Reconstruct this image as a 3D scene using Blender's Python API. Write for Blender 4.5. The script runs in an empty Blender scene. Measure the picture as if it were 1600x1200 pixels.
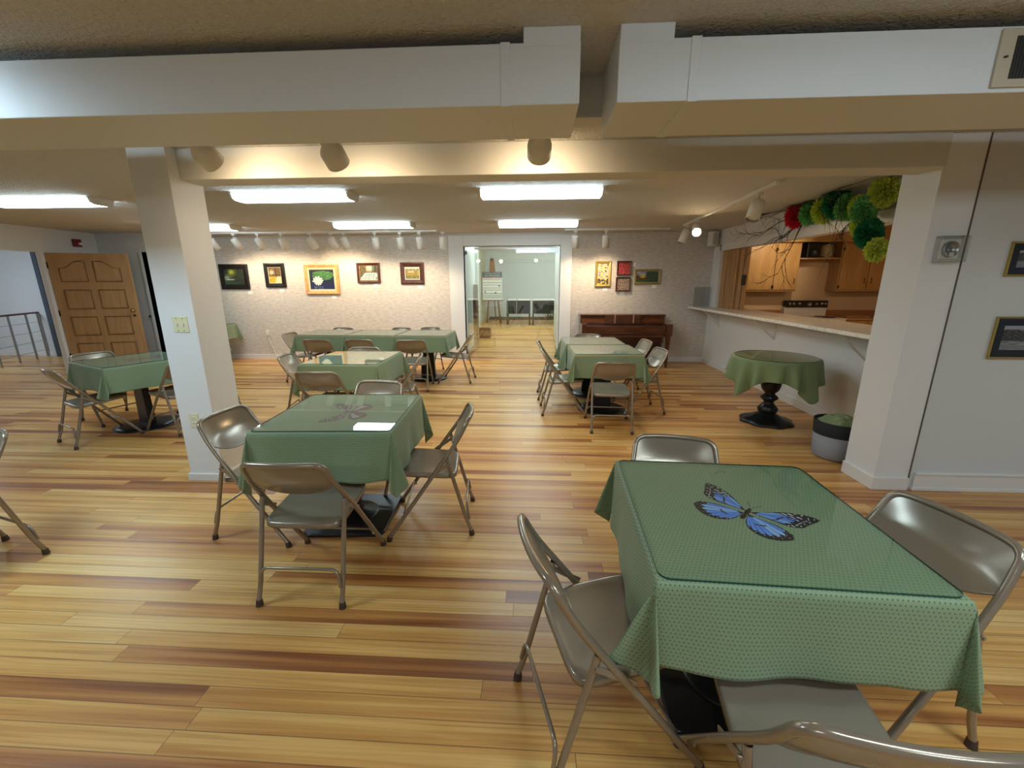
import bpy, bmesh, math, random
from math import sin, cos, pi, radians, atan2, hypot, sqrt, exp
from mathutils import Vector, Matrix, noise

random.seed(7)
S = bpy.context.scene
C = S.collection

# ------------------------------------------------------------------ camera
CAM_H = 1.55
F_PX, PITCH, ROLL, YAW = 648.9, 0.2406, -0.00314, -0.0556
def cam_axes():
    cy, sy = cos(YAW), sin(YAW); cp, sp = cos(PITCH), sin(PITCH); cr, sr = cos(ROLL), sin(ROLL)
    fwd = Vector((sy*cp, cy*cp, -sp)); right = Vector((cy, -sy, 0)); up = right.cross(fwd)
    return cr*right + sr*up, -sr*right + cr*up, fwd
_r, _u, _f = cam_axes()
cd = bpy.data.cameras.new('camera'); cam = bpy.data.objects.new('camera', cd); C.objects.link(cam)
cam.matrix_world = Matrix(((_r.x, _u.x, -_f.x, 0), (_r.y, _u.y, -_f.y, 0), (_r.z, _u.z, -_f.z, CAM_H), (0, 0, 0, 1)))
cd.sensor_width = 36; cd.lens = F_PX*36/1600; cd.clip_start = 0.02; cd.clip_end = 60
S.camera = cam

# ------------------------------------------------------------------ world, exposure
w = bpy.data.worlds.new('world'); S.world = w; w.use_nodes = True
w.node_tree.nodes['Background'].inputs[0].default_value = (0.75, 0.85, 1, 1)
w.node_tree.nodes['Background'].inputs[1].default_value = 0.05
S.view_settings.view_transform = 'Standard'; S.view_settings.look = 'None'
S.view_settings.exposure = 1.27; S.view_settings.gamma = 1.0; S.view_settings.use_curve_mapping = False
FLUO = 8.3            # radiance of a fluorescent wrap lens
SPOT = 10.0           # watts of one track spot
WARM = (1.0, .74, .46)  # colour of the track lamps
try:
    S.cycles.max_bounces = 8; S.cycles.diffuse_bounces = 4; S.cycles.glossy_bounces = 4
    S.cycles.transmission_bounces = 6; S.cycles.transparent_max_bounces = 12
    S.cycles.caustics_reflective = False; S.cycles.caustics_refractive = False
    S.cycles.sample_clamp_indirect = 6
except Exception:
    pass

def lamp(name, kind, loc, power, color, parent=None, **k):
    d = bpy.data.lights.new(name, kind); d.energy = power; d.color = color
    for a, b in k.items():
        if a != 'aim': setattr(d, a, b)
    o = bpy.data.objects.new(name, d); C.objects.link(o); o.location = loc
    if 'aim' in k:
        o.rotation_euler = Vector(k['aim']).to_track_quat('-Z', 'Y').to_euler()
    if parent: o.parent = parent
    return o

# ------------------------------------------------------------------ materials
def lin(c):
    return tuple(((x/255)/12.92 if x/255 <= .04045 else ((x/255+.055)/1.055)**2.4) for x in c)
def nt(name):
    m = bpy.data.materials.new(name); m.use_nodes = True
    t = m.node_tree; return m, t, t.nodes['Principled BSDF']
def mat(name, rgb, rough=.6, metal=0, spec=.5, coat=0, bump=None, var=None, emit=None, sheen=0):
    m, t, b = nt(name)
    c = (*lin(rgb), 1)
    b.inputs['Base Color'].default_value = c; b.inputs['Roughness'].default_value = rough
    b.inputs['Metallic'].default_value = metal; b.inputs['Specular IOR Level'].default_value = spec
    b.inputs['Coat Weight'].default_value = coat; b.inputs['Sheen Weight'].default_value = sheen
    tc = t.nodes.new('ShaderNodeTexCoord')
    if var:                                     # (scale, amount)
        n = t.nodes.new('ShaderNodeTexNoise'); n.inputs['Scale'].default_value = var[0]; n.inputs['Detail'].default_value = 4
        t.links.new(tc.outputs['Object'], n.inputs['Vector'])
        mx = t.nodes.new('ShaderNodeMix'); mx.data_type = 'RGBA'
        mx.inputs[6].default_value = tuple(v*(1-var[1]) for v in c[:3])+(1,); mx.inputs[7].default_value = tuple(min(1, v*(1+var[1])) for v in c[:3])+(1,)
        t.links.new(n.outputs['Fac'], mx.inputs[0]); t.links.new(mx.outputs[2], b.inputs['Base Color'])
    if bump:                                    # (scale, strength, distance)
        n2 = t.nodes.new('ShaderNodeTexNoise'); n2.inputs['Scale'].default_value = bump[0]; n2.inputs['Detail'].default_value = 3
        t.links.new(tc.outputs['Object'], n2.inputs['Vector'])
        bp = t.nodes.new('ShaderNodeBump'); bp.inputs['Strength'].default_value = bump[1]; bp.inputs['Distance'].default_value = bump[2]
        t.links.new(n2.outputs['Fac'], bp.inputs['Height']); t.links.new(bp.outputs['Normal'], b.inputs['Normal'])
    if emit:
        b.inputs['Emission Color'].default_value = (*lin(emit[0]), 1); b.inputs['Emission Strength'].default_value = emit[1]
    return m
def wood(name, a, bcol, scale=6, stretch=(1, 12, 12), rough=.4, coat=0.0):
    m, t, b = nt(name); tc = t.nodes.new('ShaderNodeTexCoord'); mp = t.nodes.new('ShaderNodeMapping')
    mp.inputs['Scale'].default_value = stretch; t.links.new(tc.outputs['Object'], mp.inputs['Vector'])
    n = t.nodes.new('ShaderNodeTexNoise'); n.inputs['Scale'].default_value = scale; n.inputs['Detail'].default_value = 5; n.inputs['Distortion'].default_value = .6
    t.links.new(mp.outputs[0], n.inputs['Vector'])
    r = t.nodes.new('ShaderNodeValToRGB'); r.color_ramp.elements[0].position = .3; r.color_ramp.elements[1].position = .7
    r.color_ramp.elements[0].color = (*lin(a), 1); r.color_ramp.elements[1].color = (*lin(bcol), 1)
    t.links.new(n.outputs['Fac'], r.inputs[0]); t.links.new(r.outputs[0], b.inputs['Base Color'])
    b.inputs['Roughness'].default_value = rough; b.inputs['Coat Weight'].default_value = coat
    return m
def glass(name, tint, spec_ior=1.5, rough=0.0):
    """thin clear sheet: Schlick reflection over straight-through transparency"""
    m = bpy.data.materials.new(name); m.use_nodes = True; t = m.node_tree; t.nodes.clear()
    o = t.nodes.new('ShaderNodeOutputMaterial'); mx = t.nodes.new('ShaderNodeMixShader'); ge = t.nodes.new('ShaderNodeNewGeometry')
    dp = t.nodes.new('ShaderNodeVectorMath'); dp.operation = 'DOT_PRODUCT'; t.links.new(ge.outputs['Normal'], dp.inputs[0]); t.links.new(ge.outputs['Incoming'], dp.inputs[1])
    c = math_node(t, 'ABSOLUTE', dp.outputs['Value']); p = math_node(t, 'POWER', math_node(t, 'SUBTRACT', 1.0, c), 5.0)
    f0 = ((spec_ior-1)/(spec_ior+1))**2*2.2
    fr = math_node(t, 'MULTIPLY_ADD', p, 1-f0, f0)
    tr = t.nodes.new('ShaderNodeBsdfTransparent'); gl = t.nodes.new('ShaderNodeBsdfGlossy')
    gl.inputs['Roughness'].default_value = rough; tr.inputs['Color'].default_value = (*tint, 1)
    t.links.new(fr, mx.inputs[0]); t.links.new(tr.outputs[0], mx.inputs[1]); t.links.new(gl.outputs[0], mx.inputs[2]); t.links.new(mx.outputs[0], o.inputs[0])
    return m
def vcol(name, rough=.55):
    m, t, b = nt(name); a = t.nodes.new('ShaderNodeVertexColor'); a.layer_name = 'Col'
    t.links.new(a.outputs[0], b.inputs['Base Color']); b.inputs['Roughness'].default_value = rough
    return m

def math_node(t, op, a, b=None, c=None):
    n = t.nodes.new('ShaderNodeMath'); n.operation = op
    for i, v in enumerate((a, b, c)):
        if v is None: continue
        if isinstance(v, (int, float)): n.inputs[i].default_value = v
        else: t.links.new(v, n.inputs[i])
    return n.outputs[0]

def floor_mat():
    m, t, b = nt('strip_floor'); tc = t.nodes.new('ShaderNodeTexCoord'); sp = t.nodes.new('ShaderNodeSeparateXYZ')
    t.links.new(tc.outputs['Object'], sp.inputs[0]); X, Y = sp.outputs[0], sp.outputs[1]
    W = .083
    yr = math_node(t, 'DIVIDE', Y, W); row = math_node(t, 'FLOOR', yr); fy = math_node(t, 'FRACT', yr)
    wn = t.nodes.new('ShaderNodeTexWhiteNoise'); wn.noise_dimensions = '1D'; t.links.new(row, wn.inputs['W'])
    off = math_node(t, 'MULTIPLY', wn.outputs[0], 37.0)
    ln = math_node(t, 'MULTIPLY_ADD', wn.outputs[0], 1.1, 1.3)
    xs = math_node(t, 'DIVIDE', math_node(t, 'ADD', X, off), ln); col = math_node(t, 'FLOOR', xs); fx = math_node(t, 'FRACT', xs)
    cb = t.nodes.new('ShaderNodeCombineXYZ'); t.links.new(row, cb.inputs[0]); t.links.new(col, cb.inputs[1])
    w2 = t.nodes.new('ShaderNodeTexWhiteNoise'); w2.noise_dimensions = '3D'; t.links.new(cb.outputs[0], w2.inputs['Vector'])
    ramp = t.nodes.new('ShaderNodeValToRGB'); cr = ramp.color_ramp; cr.interpolation = 'LINEAR'
    pts = [(0, (150, 96, 58)), (.10, (178, 120, 70)), (.25, (203, 148, 86)), (.5, (218, 168, 98)), (.8, (226, 182, 110)), (1, (234, 196, 130))]
    cr.elements[0].position = 0; cr.elements[0].color = (*lin(pts[0][1]), 1); cr.elements[1].position = 1; cr.elements[1].color = (*lin(pts[-1][1]), 1)
    for p, c in pts[1:-1]:
        e = cr.elements.new(p); e.color = (*lin(c), 1)
    hv = t.nodes.new('ShaderNodeCombineXYZ'); t.links.new(math_node(t, 'MULTIPLY', X, .45), hv.inputs[0]); t.links.new(math_node(t, 'MULTIPLY', Y, 17.0), hv.inputs[1]); t.links.new(math_node(t, 'MULTIPLY', w2.outputs[0], 31.0), hv.inputs[2])
    hn = t.nodes.new('ShaderNodeTexNoise'); hn.inputs['Scale'].default_value = 1.0; hn.inputs['Detail'].default_value = 1.5; t.links.new(hv.outputs[0], hn.inputs['Vector'])
    t.links.new(math_node(t, 'ADD', w2.outputs[0], math_node(t, 'MULTIPLY', math_node(t, 'SUBTRACT', hn.outputs['Fac'], .46), 1.5)), ramp.inputs[0])
    # grain, shifted per board so that it does not run across joints
    g = t.nodes.new('ShaderNodeCombineXYZ')
    t.links.new(math_node(t, 'MULTIPLY', X, 1.1), g.inputs[0]); t.links.new(math_node(t, 'MULTIPLY', Y, 62.0), g.inputs[1])
    t.links.new(math_node(t, 'MULTIPLY', w2.outputs[0], 50.0), g.inputs[2])
    n = t.nodes.new('ShaderNodeTexNoise'); n.inputs['Scale'].default_value = 1.0; n.inputs['Detail'].default_value = 5; n.inputs['Distortion'].default_value = .9
    t.links.new(g.outputs[0], n.inputs['Vector'])
    gr = t.nodes.new('ShaderNodeValToRGB'); gr.color_ramp.elements[0].position = .30; gr.color_ramp.elements[0].color = (.60, .44, .30, 1)
    gr.color_ramp.elements[1].position = .58; gr.color_ramp.elements[1].color = (1.04, 1.03, 1, 1)
    t.links.new(n.outputs['Fac'], gr.inputs[0])
    mul = t.nodes.new('ShaderNodeMix'); mul.data_type = 'RGBA'; mul.blend_type = 'MULTIPLY'; mul.inputs[0].default_value = .6
    t.links.new(ramp.outputs[0], mul.inputs[6]); t.links.new(gr.outputs[0], mul.inputs[7])
    # wear blotches
    n3 = t.nodes.new('ShaderNodeTexNoise'); n3.inputs['Scale'].default_value = .9; n3.inputs['Detail'].default_value = 3; t.links.new(tc.outputs['Object'], n3.inputs['Vector'])
    r3 = t.nodes.new('ShaderNodeValToRGB'); r3.color_ramp.elements[0].position = .35; r3.color_ramp.elements[0].color = (.88, .80, .72, 1); r3.color_ramp.elements[1].position = .65; r3.color_ramp.elements[1].color = (1, 1, 1, 1)
    t.links.new(n3.outputs['Fac'], r3.inputs[0])
    mu2 = t.nodes.new('ShaderNodeMix'); mu2.data_type = 'RGBA'; mu2.blend_type = 'MULTIPLY'; mu2.inputs[0].default_value = 1
    t.links.new(mul.outputs[2], mu2.inputs[6]); t.links.new(r3.outputs[0], mu2.inputs[7])
    # seams
    ey = math_node(t, 'MINIMUM', fy, math_node(t, 'SUBTRACT', 1.0, fy)); sy = math_node(t, 'LESS_THAN', ey, .022)
    ex = math_node(t, 'MULTIPLY', math_node(t, 'MINIMUM', fx, math_node(t, 'SUBTRACT', 1.0, fx)), ln); sx = math_node(t, 'LESS_THAN', ex, .0016)
    seam = math_node(t, 'MAXIMUM', sy, sx)
    mx = t.nodes.new('ShaderNodeMix'); mx.data_type = 'RGBA'
    t.links.new(math_node(t, 'MULTIPLY', seam, .62), mx.inputs[0]); t.links.new(mu2.outputs[2], mx.inputs[6]); mx.inputs[7].default_value = (.10, .045, .018, 1)
    t.links.new(mx.outputs[2], b.inputs['Base Color'])
    rr = math_node(t, 'MULTIPLY_ADD', n.outputs['Fac'], .16, .24); t.links.new(rr, b.inputs['Roughness'])
    b.inputs['Specular IOR Level'].default_value = .55
    bp = t.nodes.new('ShaderNodeBump'); bp.inputs['Strength'].default_value = .25; bp.inputs['Distance'].default_value = .002
    t.links.new(math_node(t, 'SUBTRACT', n.outputs['Fac'], seam), bp.inputs['Height']); t.links.new(bp.outputs[0], b.inputs['Normal'])
    return m

def cloth_mat(name, base, dot):
    m, t, b = nt(name); uv = t.nodes.new('ShaderNodeUVMap'); uv.uv_map = 'UVMap'; sp = t.nodes.new('ShaderNodeSeparateXYZ'); t.links.new(uv.outputs[0], sp.inputs[0])
    P = .0125
    u = math_node(t, 'DIVIDE', sp.outputs[0], P); v = math_node(t, 'DIVIDE', sp.outputs[1], P)
    par = math_node(t, 'MULTIPLY', math_node(t, 'FLOORED_MODULO', math_node(t, 'FLOOR', v), 2.0), .5)
    fu = math_node(t, 'SUBTRACT', math_node(t, 'FRACT', math_node(t, 'ADD', u, par)), .5); fv = math_node(t, 'SUBTRACT', math_node(t, 'FRACT', v), .5)
    d = math_node(t, 'ADD', math_node(t, 'ABSOLUTE', fu), math_node(t, 'ABSOLUTE', fv))
    k = math_node(t, 'LESS_THAN', d, .24)
    n = t.nodes.new('ShaderNodeTexNoise'); n.inputs['Scale'].default_value = 900; t.links.new(uv.outputs[0], n.inputs['Vector'])
    c0 = t.nodes.new('ShaderNodeMix'); c0.data_type = 'RGBA'; c0.inputs[6].default_value = tuple(x*.86 for x in lin(base))+(1,); c0.inputs[7].default_value = tuple(x*1.14 for x in lin(base))+(1,)
    t.links.new(n.outputs['Fac'], c0.inputs[0])
    c1 = t.nodes.new('ShaderNodeMix'); c1.data_type = 'RGBA'; t.links.new(k, c1.inputs[0]); t.links.new(c0.outputs[2], c1.inputs[6]); c1.inputs[7].default_value = (*lin(dot), 1)
    t.links.new(c1.outputs[2], b.inputs['Base Color'])
    b.inputs['Roughness'].default_value = .62; b.inputs['Sheen Weight'].default_value = .15; b.inputs['Specular IOR Level'].default_value = .35
    bp = t.nodes.new('ShaderNodeBump'); bp.inputs['Strength'].default_value = .35; bp.inputs['Distance'].default_value = .001
    t.links.new(k, bp.inputs['Height']); t.links.new(bp.outputs[0], b.inputs['Normal'])
    return m

def louver(name, a, bcol, per, axis):          # striped grille
    m, t, b = nt(name); tc = t.nodes.new('ShaderNodeTexCoord'); sp = t.nodes.new('ShaderNodeSeparateXYZ'); t.links.new(tc.outputs['Object'], sp.inputs[0])
    k = math_node(t, 'LESS_THAN', math_node(t, 'FRACT', math_node(t, 'DIVIDE', sp.outputs[axis], per)), .5)
    c1 = t.nodes.new('ShaderNodeMix'); c1.data_type = 'RGBA'; t.links.new(k, c1.inputs[0]); c1.inputs[6].default_value = (*lin(a), 1); c1.inputs[7].default_value = (*lin(bcol), 1)
    t.links.new(c1.outputs[2], b.inputs['Base Color']); return m

def wallpaper():
    m, t, b = nt('grasscloth_paper'); tc = t.nodes.new('ShaderNodeTexCoord'); mp = t.nodes.new('ShaderNodeMapping'); mp.inputs['Scale'].default_value = (7, 7, 22)
    t.links.new(tc.outputs['Object'], mp.inputs[0]); n = t.nodes.new('ShaderNodeTexNoise'); n.inputs['Scale'].default_value = 1.6; n.inputs['Detail'].default_value = 7; n.inputs['Roughness'].default_value = .7
    t.links.new(mp.outputs[0], n.inputs['Vector']); r = t.nodes.new('ShaderNodeValToRGB'); e = r.color_ramp.elements
    e[0].position = .3; e[0].color = (*lin((182, 176, 170)), 1); e[1].position = .72; e[1].color = (*lin((222, 217, 212)), 1)
    t.links.new(n.outputs['Fac'], r.inputs[0]); t.links.new(r.outputs[0], b.inputs['Base Color']); b.inputs['Roughness'].default_value = .85
    bp = t.nodes.new('ShaderNodeBump'); bp.inputs['Strength'].default_value = .3; bp.inputs['Distance'].default_value = .004; t.links.new(n.outputs['Fac'], bp.inputs['Height']); t.links.new(bp.outputs[0], b.inputs['Normal'])
    return m

def marble():
    m, t, b = nt('marble_laminate'); tc = t.nodes.new('ShaderNodeTexCoord'); n = t.nodes.new('ShaderNodeTexNoise'); n.inputs['Scale'].default_value = 14; n.inputs['Detail'].default_value = 8; n.inputs['Distortion'].default_value = 1.5
    t.links.new(tc.outputs['Object'], n.inputs['Vector']); r = t.nodes.new('ShaderNodeValToRGB'); e = r.color_ramp.elements
    e[0].position = .34; e[0].color = (*lin((226, 220, 208)), 1); e[1].position = .56; e[1].color = (*lin((246, 244, 238)), 1)
    t.links.new(n.outputs['Fac'], r.inputs[0]); t.links.new(r.outputs[0], b.inputs['Base Color']); b.inputs['Roughness'].default_value = .22
    return m

M_ = {}
def mats():
    M_['floor'] = floor_mat()
    M_['ceil'] = mat('ceiling_plaster', (208, 206, 202), .95, bump=(70, 1.0, .02), var=(55, .10))
    M_['paint'] = mat('wall_paint', (224, 226, 228), .75, bump=(45, .15, .003))
    M_['beam'] = mat('beam_paint', (206, 206, 202), .7, bump=(30, .1, .002))
    M_['duct'] = mat('duct_paint', (214, 218, 222), .5, bump=(12, .06, .004))
    M_['trim'] = mat('trim_paint', (226, 226, 226), .4)
    M_['paper'] = wallpaper()
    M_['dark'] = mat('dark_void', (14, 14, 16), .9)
    M_['chair'] = mat('taupe_chair_paint', (150, 137, 121), .20, metal=.45, spec=.6, var=(9, .05))
    M_['chair_seat'] = mat('taupe_seat_paint', (146, 135, 120), .21, metal=.35, spec=.6, var=(5, .05))
    M_['rubber'] = mat('brown_rubber', (70, 54, 46), .7)
    M_['cloth'] = cloth_mat('green_jacquard', (134, 154, 122), (78, 106, 82))
    M_['cloth2'] = mat('olive_cloth', (118, 136, 94), .75, sheen=.1, bump=(300, .2, .001))
    M_['glass'] = glass('table_glass', (.93, .98, .95), 1.62)
    M_['glass_edge'] = mat('green_glass_edge', (22, 74, 62), .15)
    M_['pane'] = glass('door_glass', (.95, .985, .965), 1.7)
    M_['iron'] = mat('black_iron', (26, 27, 30), .32, metal=.2, bump=(60, .2, .002))
    M_['white'] = mat('white_enamel', (226, 224, 218), .38)
    M_['card'] = mat('white_card', (240, 238, 232), .7)
    M_['steel'] = mat('brushed_steel', (170, 172, 174), .3, metal=.9)
    M_['brass'] = mat('brass', (190, 160, 100), .25, metal=.9)
    M_['bronze'] = mat('dark_bronze', (70, 46, 26), .4, metal=.6)
    M_['oak'] = wood('oak', (150, 112, 70), (178, 138, 90), 3, (14, 14, 1.4), .45)
    M_['cab'] = wood('cabinet_wood', (168, 134, 84), (188, 154, 102), 2, (5, 5, 1), .35, .2)
    M_['shutter'] = wood('shutter_wood', (164, 122, 74), (194, 150, 100), 3, (9, 9, 1), .4)
    M_['piano'] = wood('walnut', (66, 35, 20), (104, 58, 32), 3, (1.5, 12, 12), .22, .5)
    M_['easel'] = wood('easel_wood', (136, 88, 48), (168, 116, 68), 4, (8, 8, 1), .5)
    M_['doorwood'] = wood('birch_door', (172, 134, 92), (190, 152, 108), 2.2, (8, 8, .8), .42)
    M_['marble'] = marble()
    M_['fluo'] = mat('lit_diffuser', (255, 255, 255), .5, emit=((218, 241, 250), FLUO))
    M_['fluo_edge'] = mat('fixture_end', (214, 208, 196), .5)
    M_['bulb'] = mat('lit_bulb', (255, 240, 210), .4, emit=((255, 222, 165), 60))
    M_['red'] = mat('alarm_red', (128, 26, 30), .4)
    M_['black'] = mat('black_plastic', (18, 18, 20), .3)
    M_['clear'] = glass('clear_plastic', (.94, .95, .95), 1.45, .03)
    M_['grey'] = mat('grey_fabric', (142, 144, 150), .85, bump=(250, .4, .001))
    M_['blackf'] = mat('black_fabric', (30, 31, 33), .85)
    M_['vcol'] = vcol('oil_paint')
    M_['frame_black'] = mat('black_frame', (24, 20, 20), .35)
    M_['frame_brown'] = wood('brown_frame', (58, 30, 20), (86, 48, 32), 5, (4, 4, 4), .35)
    M_['frame_gold'] = mat('gold_frame', (186, 166, 96), .35, metal=.6)
    M_['frame_pine'] = wood('pine_frame', (190, 142, 82), (216, 172, 112), 4, (4, 4, 4), .45)
    M_['frame_olive'] = mat('olive_gold_frame', (150, 136, 84), .45, metal=.3)
    M_['linen'] = mat('linen_liner', (212, 196, 160), .8)
    M_['navy'] = mat('navy_mat', (20, 28, 44), .7)
    M_['chip_red'] = mat('red_tissue', (222, 30, 56), .8); M_['dkgreen'] = mat('dark_green_tissue', (34, 128, 84), .8)
    M_['green'] = mat('green_tissue', (112, 192, 116), .8); M_['lime'] = mat('lime_tissue', (204, 224, 92), .8)
    M_['twig'] = mat('twig_bark', (46, 32, 28), .8)
mats()

# ------------------------------------------------------------------ mesh helper
class G:
    def __init__(s): s.v = []; s.f = []; s.m = []; s.sm = []; s.uv = None
    def add(s, vs, fs, mi=0, smooth=False):
        k = len(s.v); s.v += [tuple(v) for v in vs]
        for f in fs: s.f.append(tuple(i+k for i in f)); s.m.append(mi); s.sm.append(smooth)
        return s
    def box(s, x0, x1, y0, y1, z0, z1, mi=0, rot=None, piv=None):
        vs = [Vector(p) for p in ((x0, y0, z0), (x1, y0, z0), (x1, y1, z0), (x0, y1, z0), (x0, y0, z1), (x1, y0, z1), (x1, y1, z1), (x0, y1, z1))]
        if rot: vs = [rot @ (v-Vector(piv))+Vector(piv) for v in vs]
        return s.add(vs, [(0, 3, 2, 1), (4, 5, 6, 7), (0, 1, 5, 4), (1, 2, 6, 5), (2, 3, 7, 6), (3, 0, 4, 7)], mi)
    def rbox(s, x0, x1, y0, y1, z0, z1, r, mi=0, n=5):      # vertical-edge rounded box with small top chamfer
        def ring(z, i):
            o = []
            for cx, cy, a0 in ((x1-r, y1-r, 0), (x0+r, y1-r, pi/2), (x0+r, y0+r, pi), (x1-r, y0+r, 1.5*pi)):
                for k in range(n+1):
                    a = a0+k*pi/2/n; o.append((cx+(r-i)*cos(a), cy+(r-i)*sin(a), z))
            return o
        c = min(.15*r+.001, (z1-z0)*.3)
        rs = [ring(z0, c), ring(z0+c, 0), ring(z1-c, 0), ring(z1, c)]
        k = len(rs[0]); vs = sum(rs, []); fs = [tuple(reversed(range(k))), tuple(range(3*k, 4*k))]
        for j in range(3):
            for i in range(k): fs.append((j*k+i, j*k+(i+1) % k, (j+1)*k+(i+1) % k, (j+1)*k+i))
        return s.add(vs, fs, mi)
    def tube(s, pts, r, n=10, mi=0, cap=True, closed=False, radii=None):
        pts = [Vector(p) for p in pts]; L = len(pts); prev = None; vs = []; fs = []
        for i, p in enumerate(pts):
            a = pts[(i-1) % L] if (closed or i > 0) else p; b = pts[(i+1) % L] if (closed or i < L-1) else p
            t = (b-a).normalized()
            if prev is None:
                u = t.orthogonal().normalized()
            else:
                u = (prev-t*prev.dot(t)).normalized()
            prev = u; v = t.cross(u); rr = radii[i] if radii else r
            for k in range(n):
                an = 2*pi*k/n; vs.append(p+(u*cos(an)+v*sin(an))*rr)
        for i in range(L if closed else L-1):
            for k in range(n):
                a = i*n+k; b = i*n+(k+1) % n; c = ((i+1) % L)*n+(k+1) % n; d = ((i+1) % L)*n+k; fs.append((a, b, c, d))
        s.add(vs, fs, mi, True)
        if cap and not closed:
            s.add(vs[:n], [tuple(reversed(range(n)))], mi); s.add(vs[-n:], [tuple(range(n))], mi)
        return s
    def lathe(s, prof, n=32, mi=0, org=(0, 0, 0), smooth=True, cap=True, mtx=None):
        vs = []; fs = []; o = Vector(org)
        for r, z in prof:
            for k in range(n):
                a = 2*pi*k/n; p = Vector((r*cos(a), r*sin(a), z))
                if mtx: p = mtx @ p
                vs.append(p+o)
        for i in range(len(prof)-1):
            for k in range(n):
                a = i*n+k; b = i*n+(k+1) % n; fs.append((a, b, b+n, a+n))
        s.add(vs, fs, mi, smooth)
        if cap:
            if prof[0][0] > 1e-4: s.add(vs[:n], [tuple(reversed(range(n)))], mi)
            if prof[-1][0] > 1e-4: s.add(vs[-n:], [tuple(range(n))], mi)
        return s
    def prism(s, poly, d0, d1, axis='z', mi=0):       # polygon extruded along an axis
        def P(a, b, d):
            return (a, b, d) if axis == 'z' else ((a, d, b) if axis == 'y' else (d, a, b))
        k = len(poly); vs = [P(a, b, d0) for a, b in poly]+[P(a, b, d1) for a, b in poly]
        fs = [tuple(reversed(range(k))), tuple(range(k, 2*k))]+[(i, (i+1) % k, k+(i+1) % k, k+i) for i in range(k)]
        return s.add(vs, fs, mi)
    def build(s, name, mats_, parent=None, bevel=0, sub=0, auto=None, solid=0):
        me = bpy.data.meshes.new(name); me.from_pydata(s.v, [], s.f)
        if not isinstance(mats_, (list, tuple)): mats_ = [mats_]
        for m in mats_: me.materials.append(M_[m] if isinstance(m, str) else m)
        for p, mi, sm in zip(me.polygons, s.m, s.sm): p.material_index = mi; p.use_smooth = sm
        bm = bmesh.new(); bm.from_mesh(me); bmesh.ops.recalc_face_normals(bm, faces=bm.faces); bm.to_mesh(me); bm.free()
        me.update()
        o = bpy.data.objects.new(name, me); C.objects.link(o)
        if parent is not None: o.parent = parent
        if solid:
            md = o.modifiers.new('solid', 'SOLIDIFY'); md.thickness = solid; md.offset = 0
        if bevel:
            md = o.modifiers.new('bevel', 'BEVEL'); md.width = bevel; md.segments = 2; md.limit_method = 'ANGLE'; md.angle_limit = radians(40)
        return o

def fillet(pts, r, n=6):
    """round the inner corners of a polyline"""
    P = [Vector(p) for p in pts]; out = [P[0]]
    for i in range(1, len(P)-1):
        a, b, c = P[i-1], P[i], P[i+1]; u = (a-b); v = (c-b); rr = min(r, u.length*.48, v.length*.48)
        s0 = b+u.normalized()*rr; s1 = b+v.normalized()*rr
        for k in range(n+1):
            t = k/n; out.append(s0*(1-t)**2+b*2*t*(1-t)+s1*t*t)
    out.append(P[-1]); return out

def tag(o, label=None, cat=None, group=None, kind=None):
    if label: o['label'] = label
    if cat: o['category'] = cat
    if group: o['group'] = group
    if kind: o['kind'] = kind
    return o
def empty(name, loc, rz=0, label=None, cat=None, group=None):
    o = bpy.data.objects.new(name, None); C.objects.link(o); o.location = loc; o.rotation_euler = (0, 0, rz); o.empty_display_size = .1
    return tag(o, label, cat, group)
def copy_tree(o, parent=None):
    c = o.copy(); C.objects.link(c); c.parent = parent
    for ch in list(o.children):
        copy_tree(ch, c)
    return c
def struct(g, name, m, **k):
    o = g.build(name, m, **k); o['kind'] = 'structure'; return o

# ------------------------------------------------------------------ the room
ZC = 2.45
BW = 8.30            # gallery wall
LX = -8.20           # far left wall
RX = 3.316           # serving-hatch wall
struct(G().box(-14, 8, -4.2, 8.9, -.12, 0), 'floor', 'floor')
struct(G().box(-14, 8, -4.2, 8.5, ZC, ZC+.12), 'ceiling', 'ceil')
# back wall, with the opening of the glazed doorway (X -1.39 .. .47, to z 2.22)
g = G().box(-6.9, -1.39, BW, BW+.15, 0, ZC); g.box(-1.39, .47, BW, BW+.15, 2.22, ZC); g.box(.47, RX+.15, BW, BW+.15, 0, ZC)
struct(g, 'wall_back', 'paper')
g = G(); g.box(-8.26, -6.9, 7.72, 7.84, 2.12, ZC); g.box(-8.26, -7.36, 7.72, 7.735, 0, 2.12); g.box(-6.98, -6.9, 7.72, 8.3, 0, ZC)
struct(g, 'wall_back_left', 'paint')
struct(G().box(-8.26, -6.98, 8.28, 8.34, 0, ZC).box(-8.26, -8.2, 7.84, 8.28, 0, ZC).box(-8.2, -6.98, 7.84, 8.28, 2.2, 2.24), 'wall_closet', 'dark')  # closet inside coloured near black in place of its shade
# left wall with wide opening to the stairs
g = G(); g.box(LX-.06, LX, 6.76, 7.84, 0, ZC); g.box(LX-.06, LX, 4.9, 6.76, 2.07, ZC); g.box(LX-.06, LX, -4.2, 4.9, 0, ZC)
struct(g, 'wall_left', 'paint')
struct(G().box(-8.275, -8.185, 6.745, 6.80, 0, 2.09).box(-8.275, -8.185, 4.88, 6.745, 2.055, 2.09), 'trim_1', 'trim', bevel=.004)
g = G(); g.box(-14, -8.26, 8.50, 8.62, 0, ZC); g.box(-14.1, -14, -4.2, 8.6, 0, ZC)
struct(g, 'wall_stairwell', mat('stairwell_paint', (214, 220, 224), .7, bump=(18, .3, .01)))
struct(G().box(-14, -10.43, 8.48, 8.5, 0, .09).box(-10.19, -8.26, 8.48, 8.5, 0, .09), 'baseboard_stairwell', 'trim')
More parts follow.
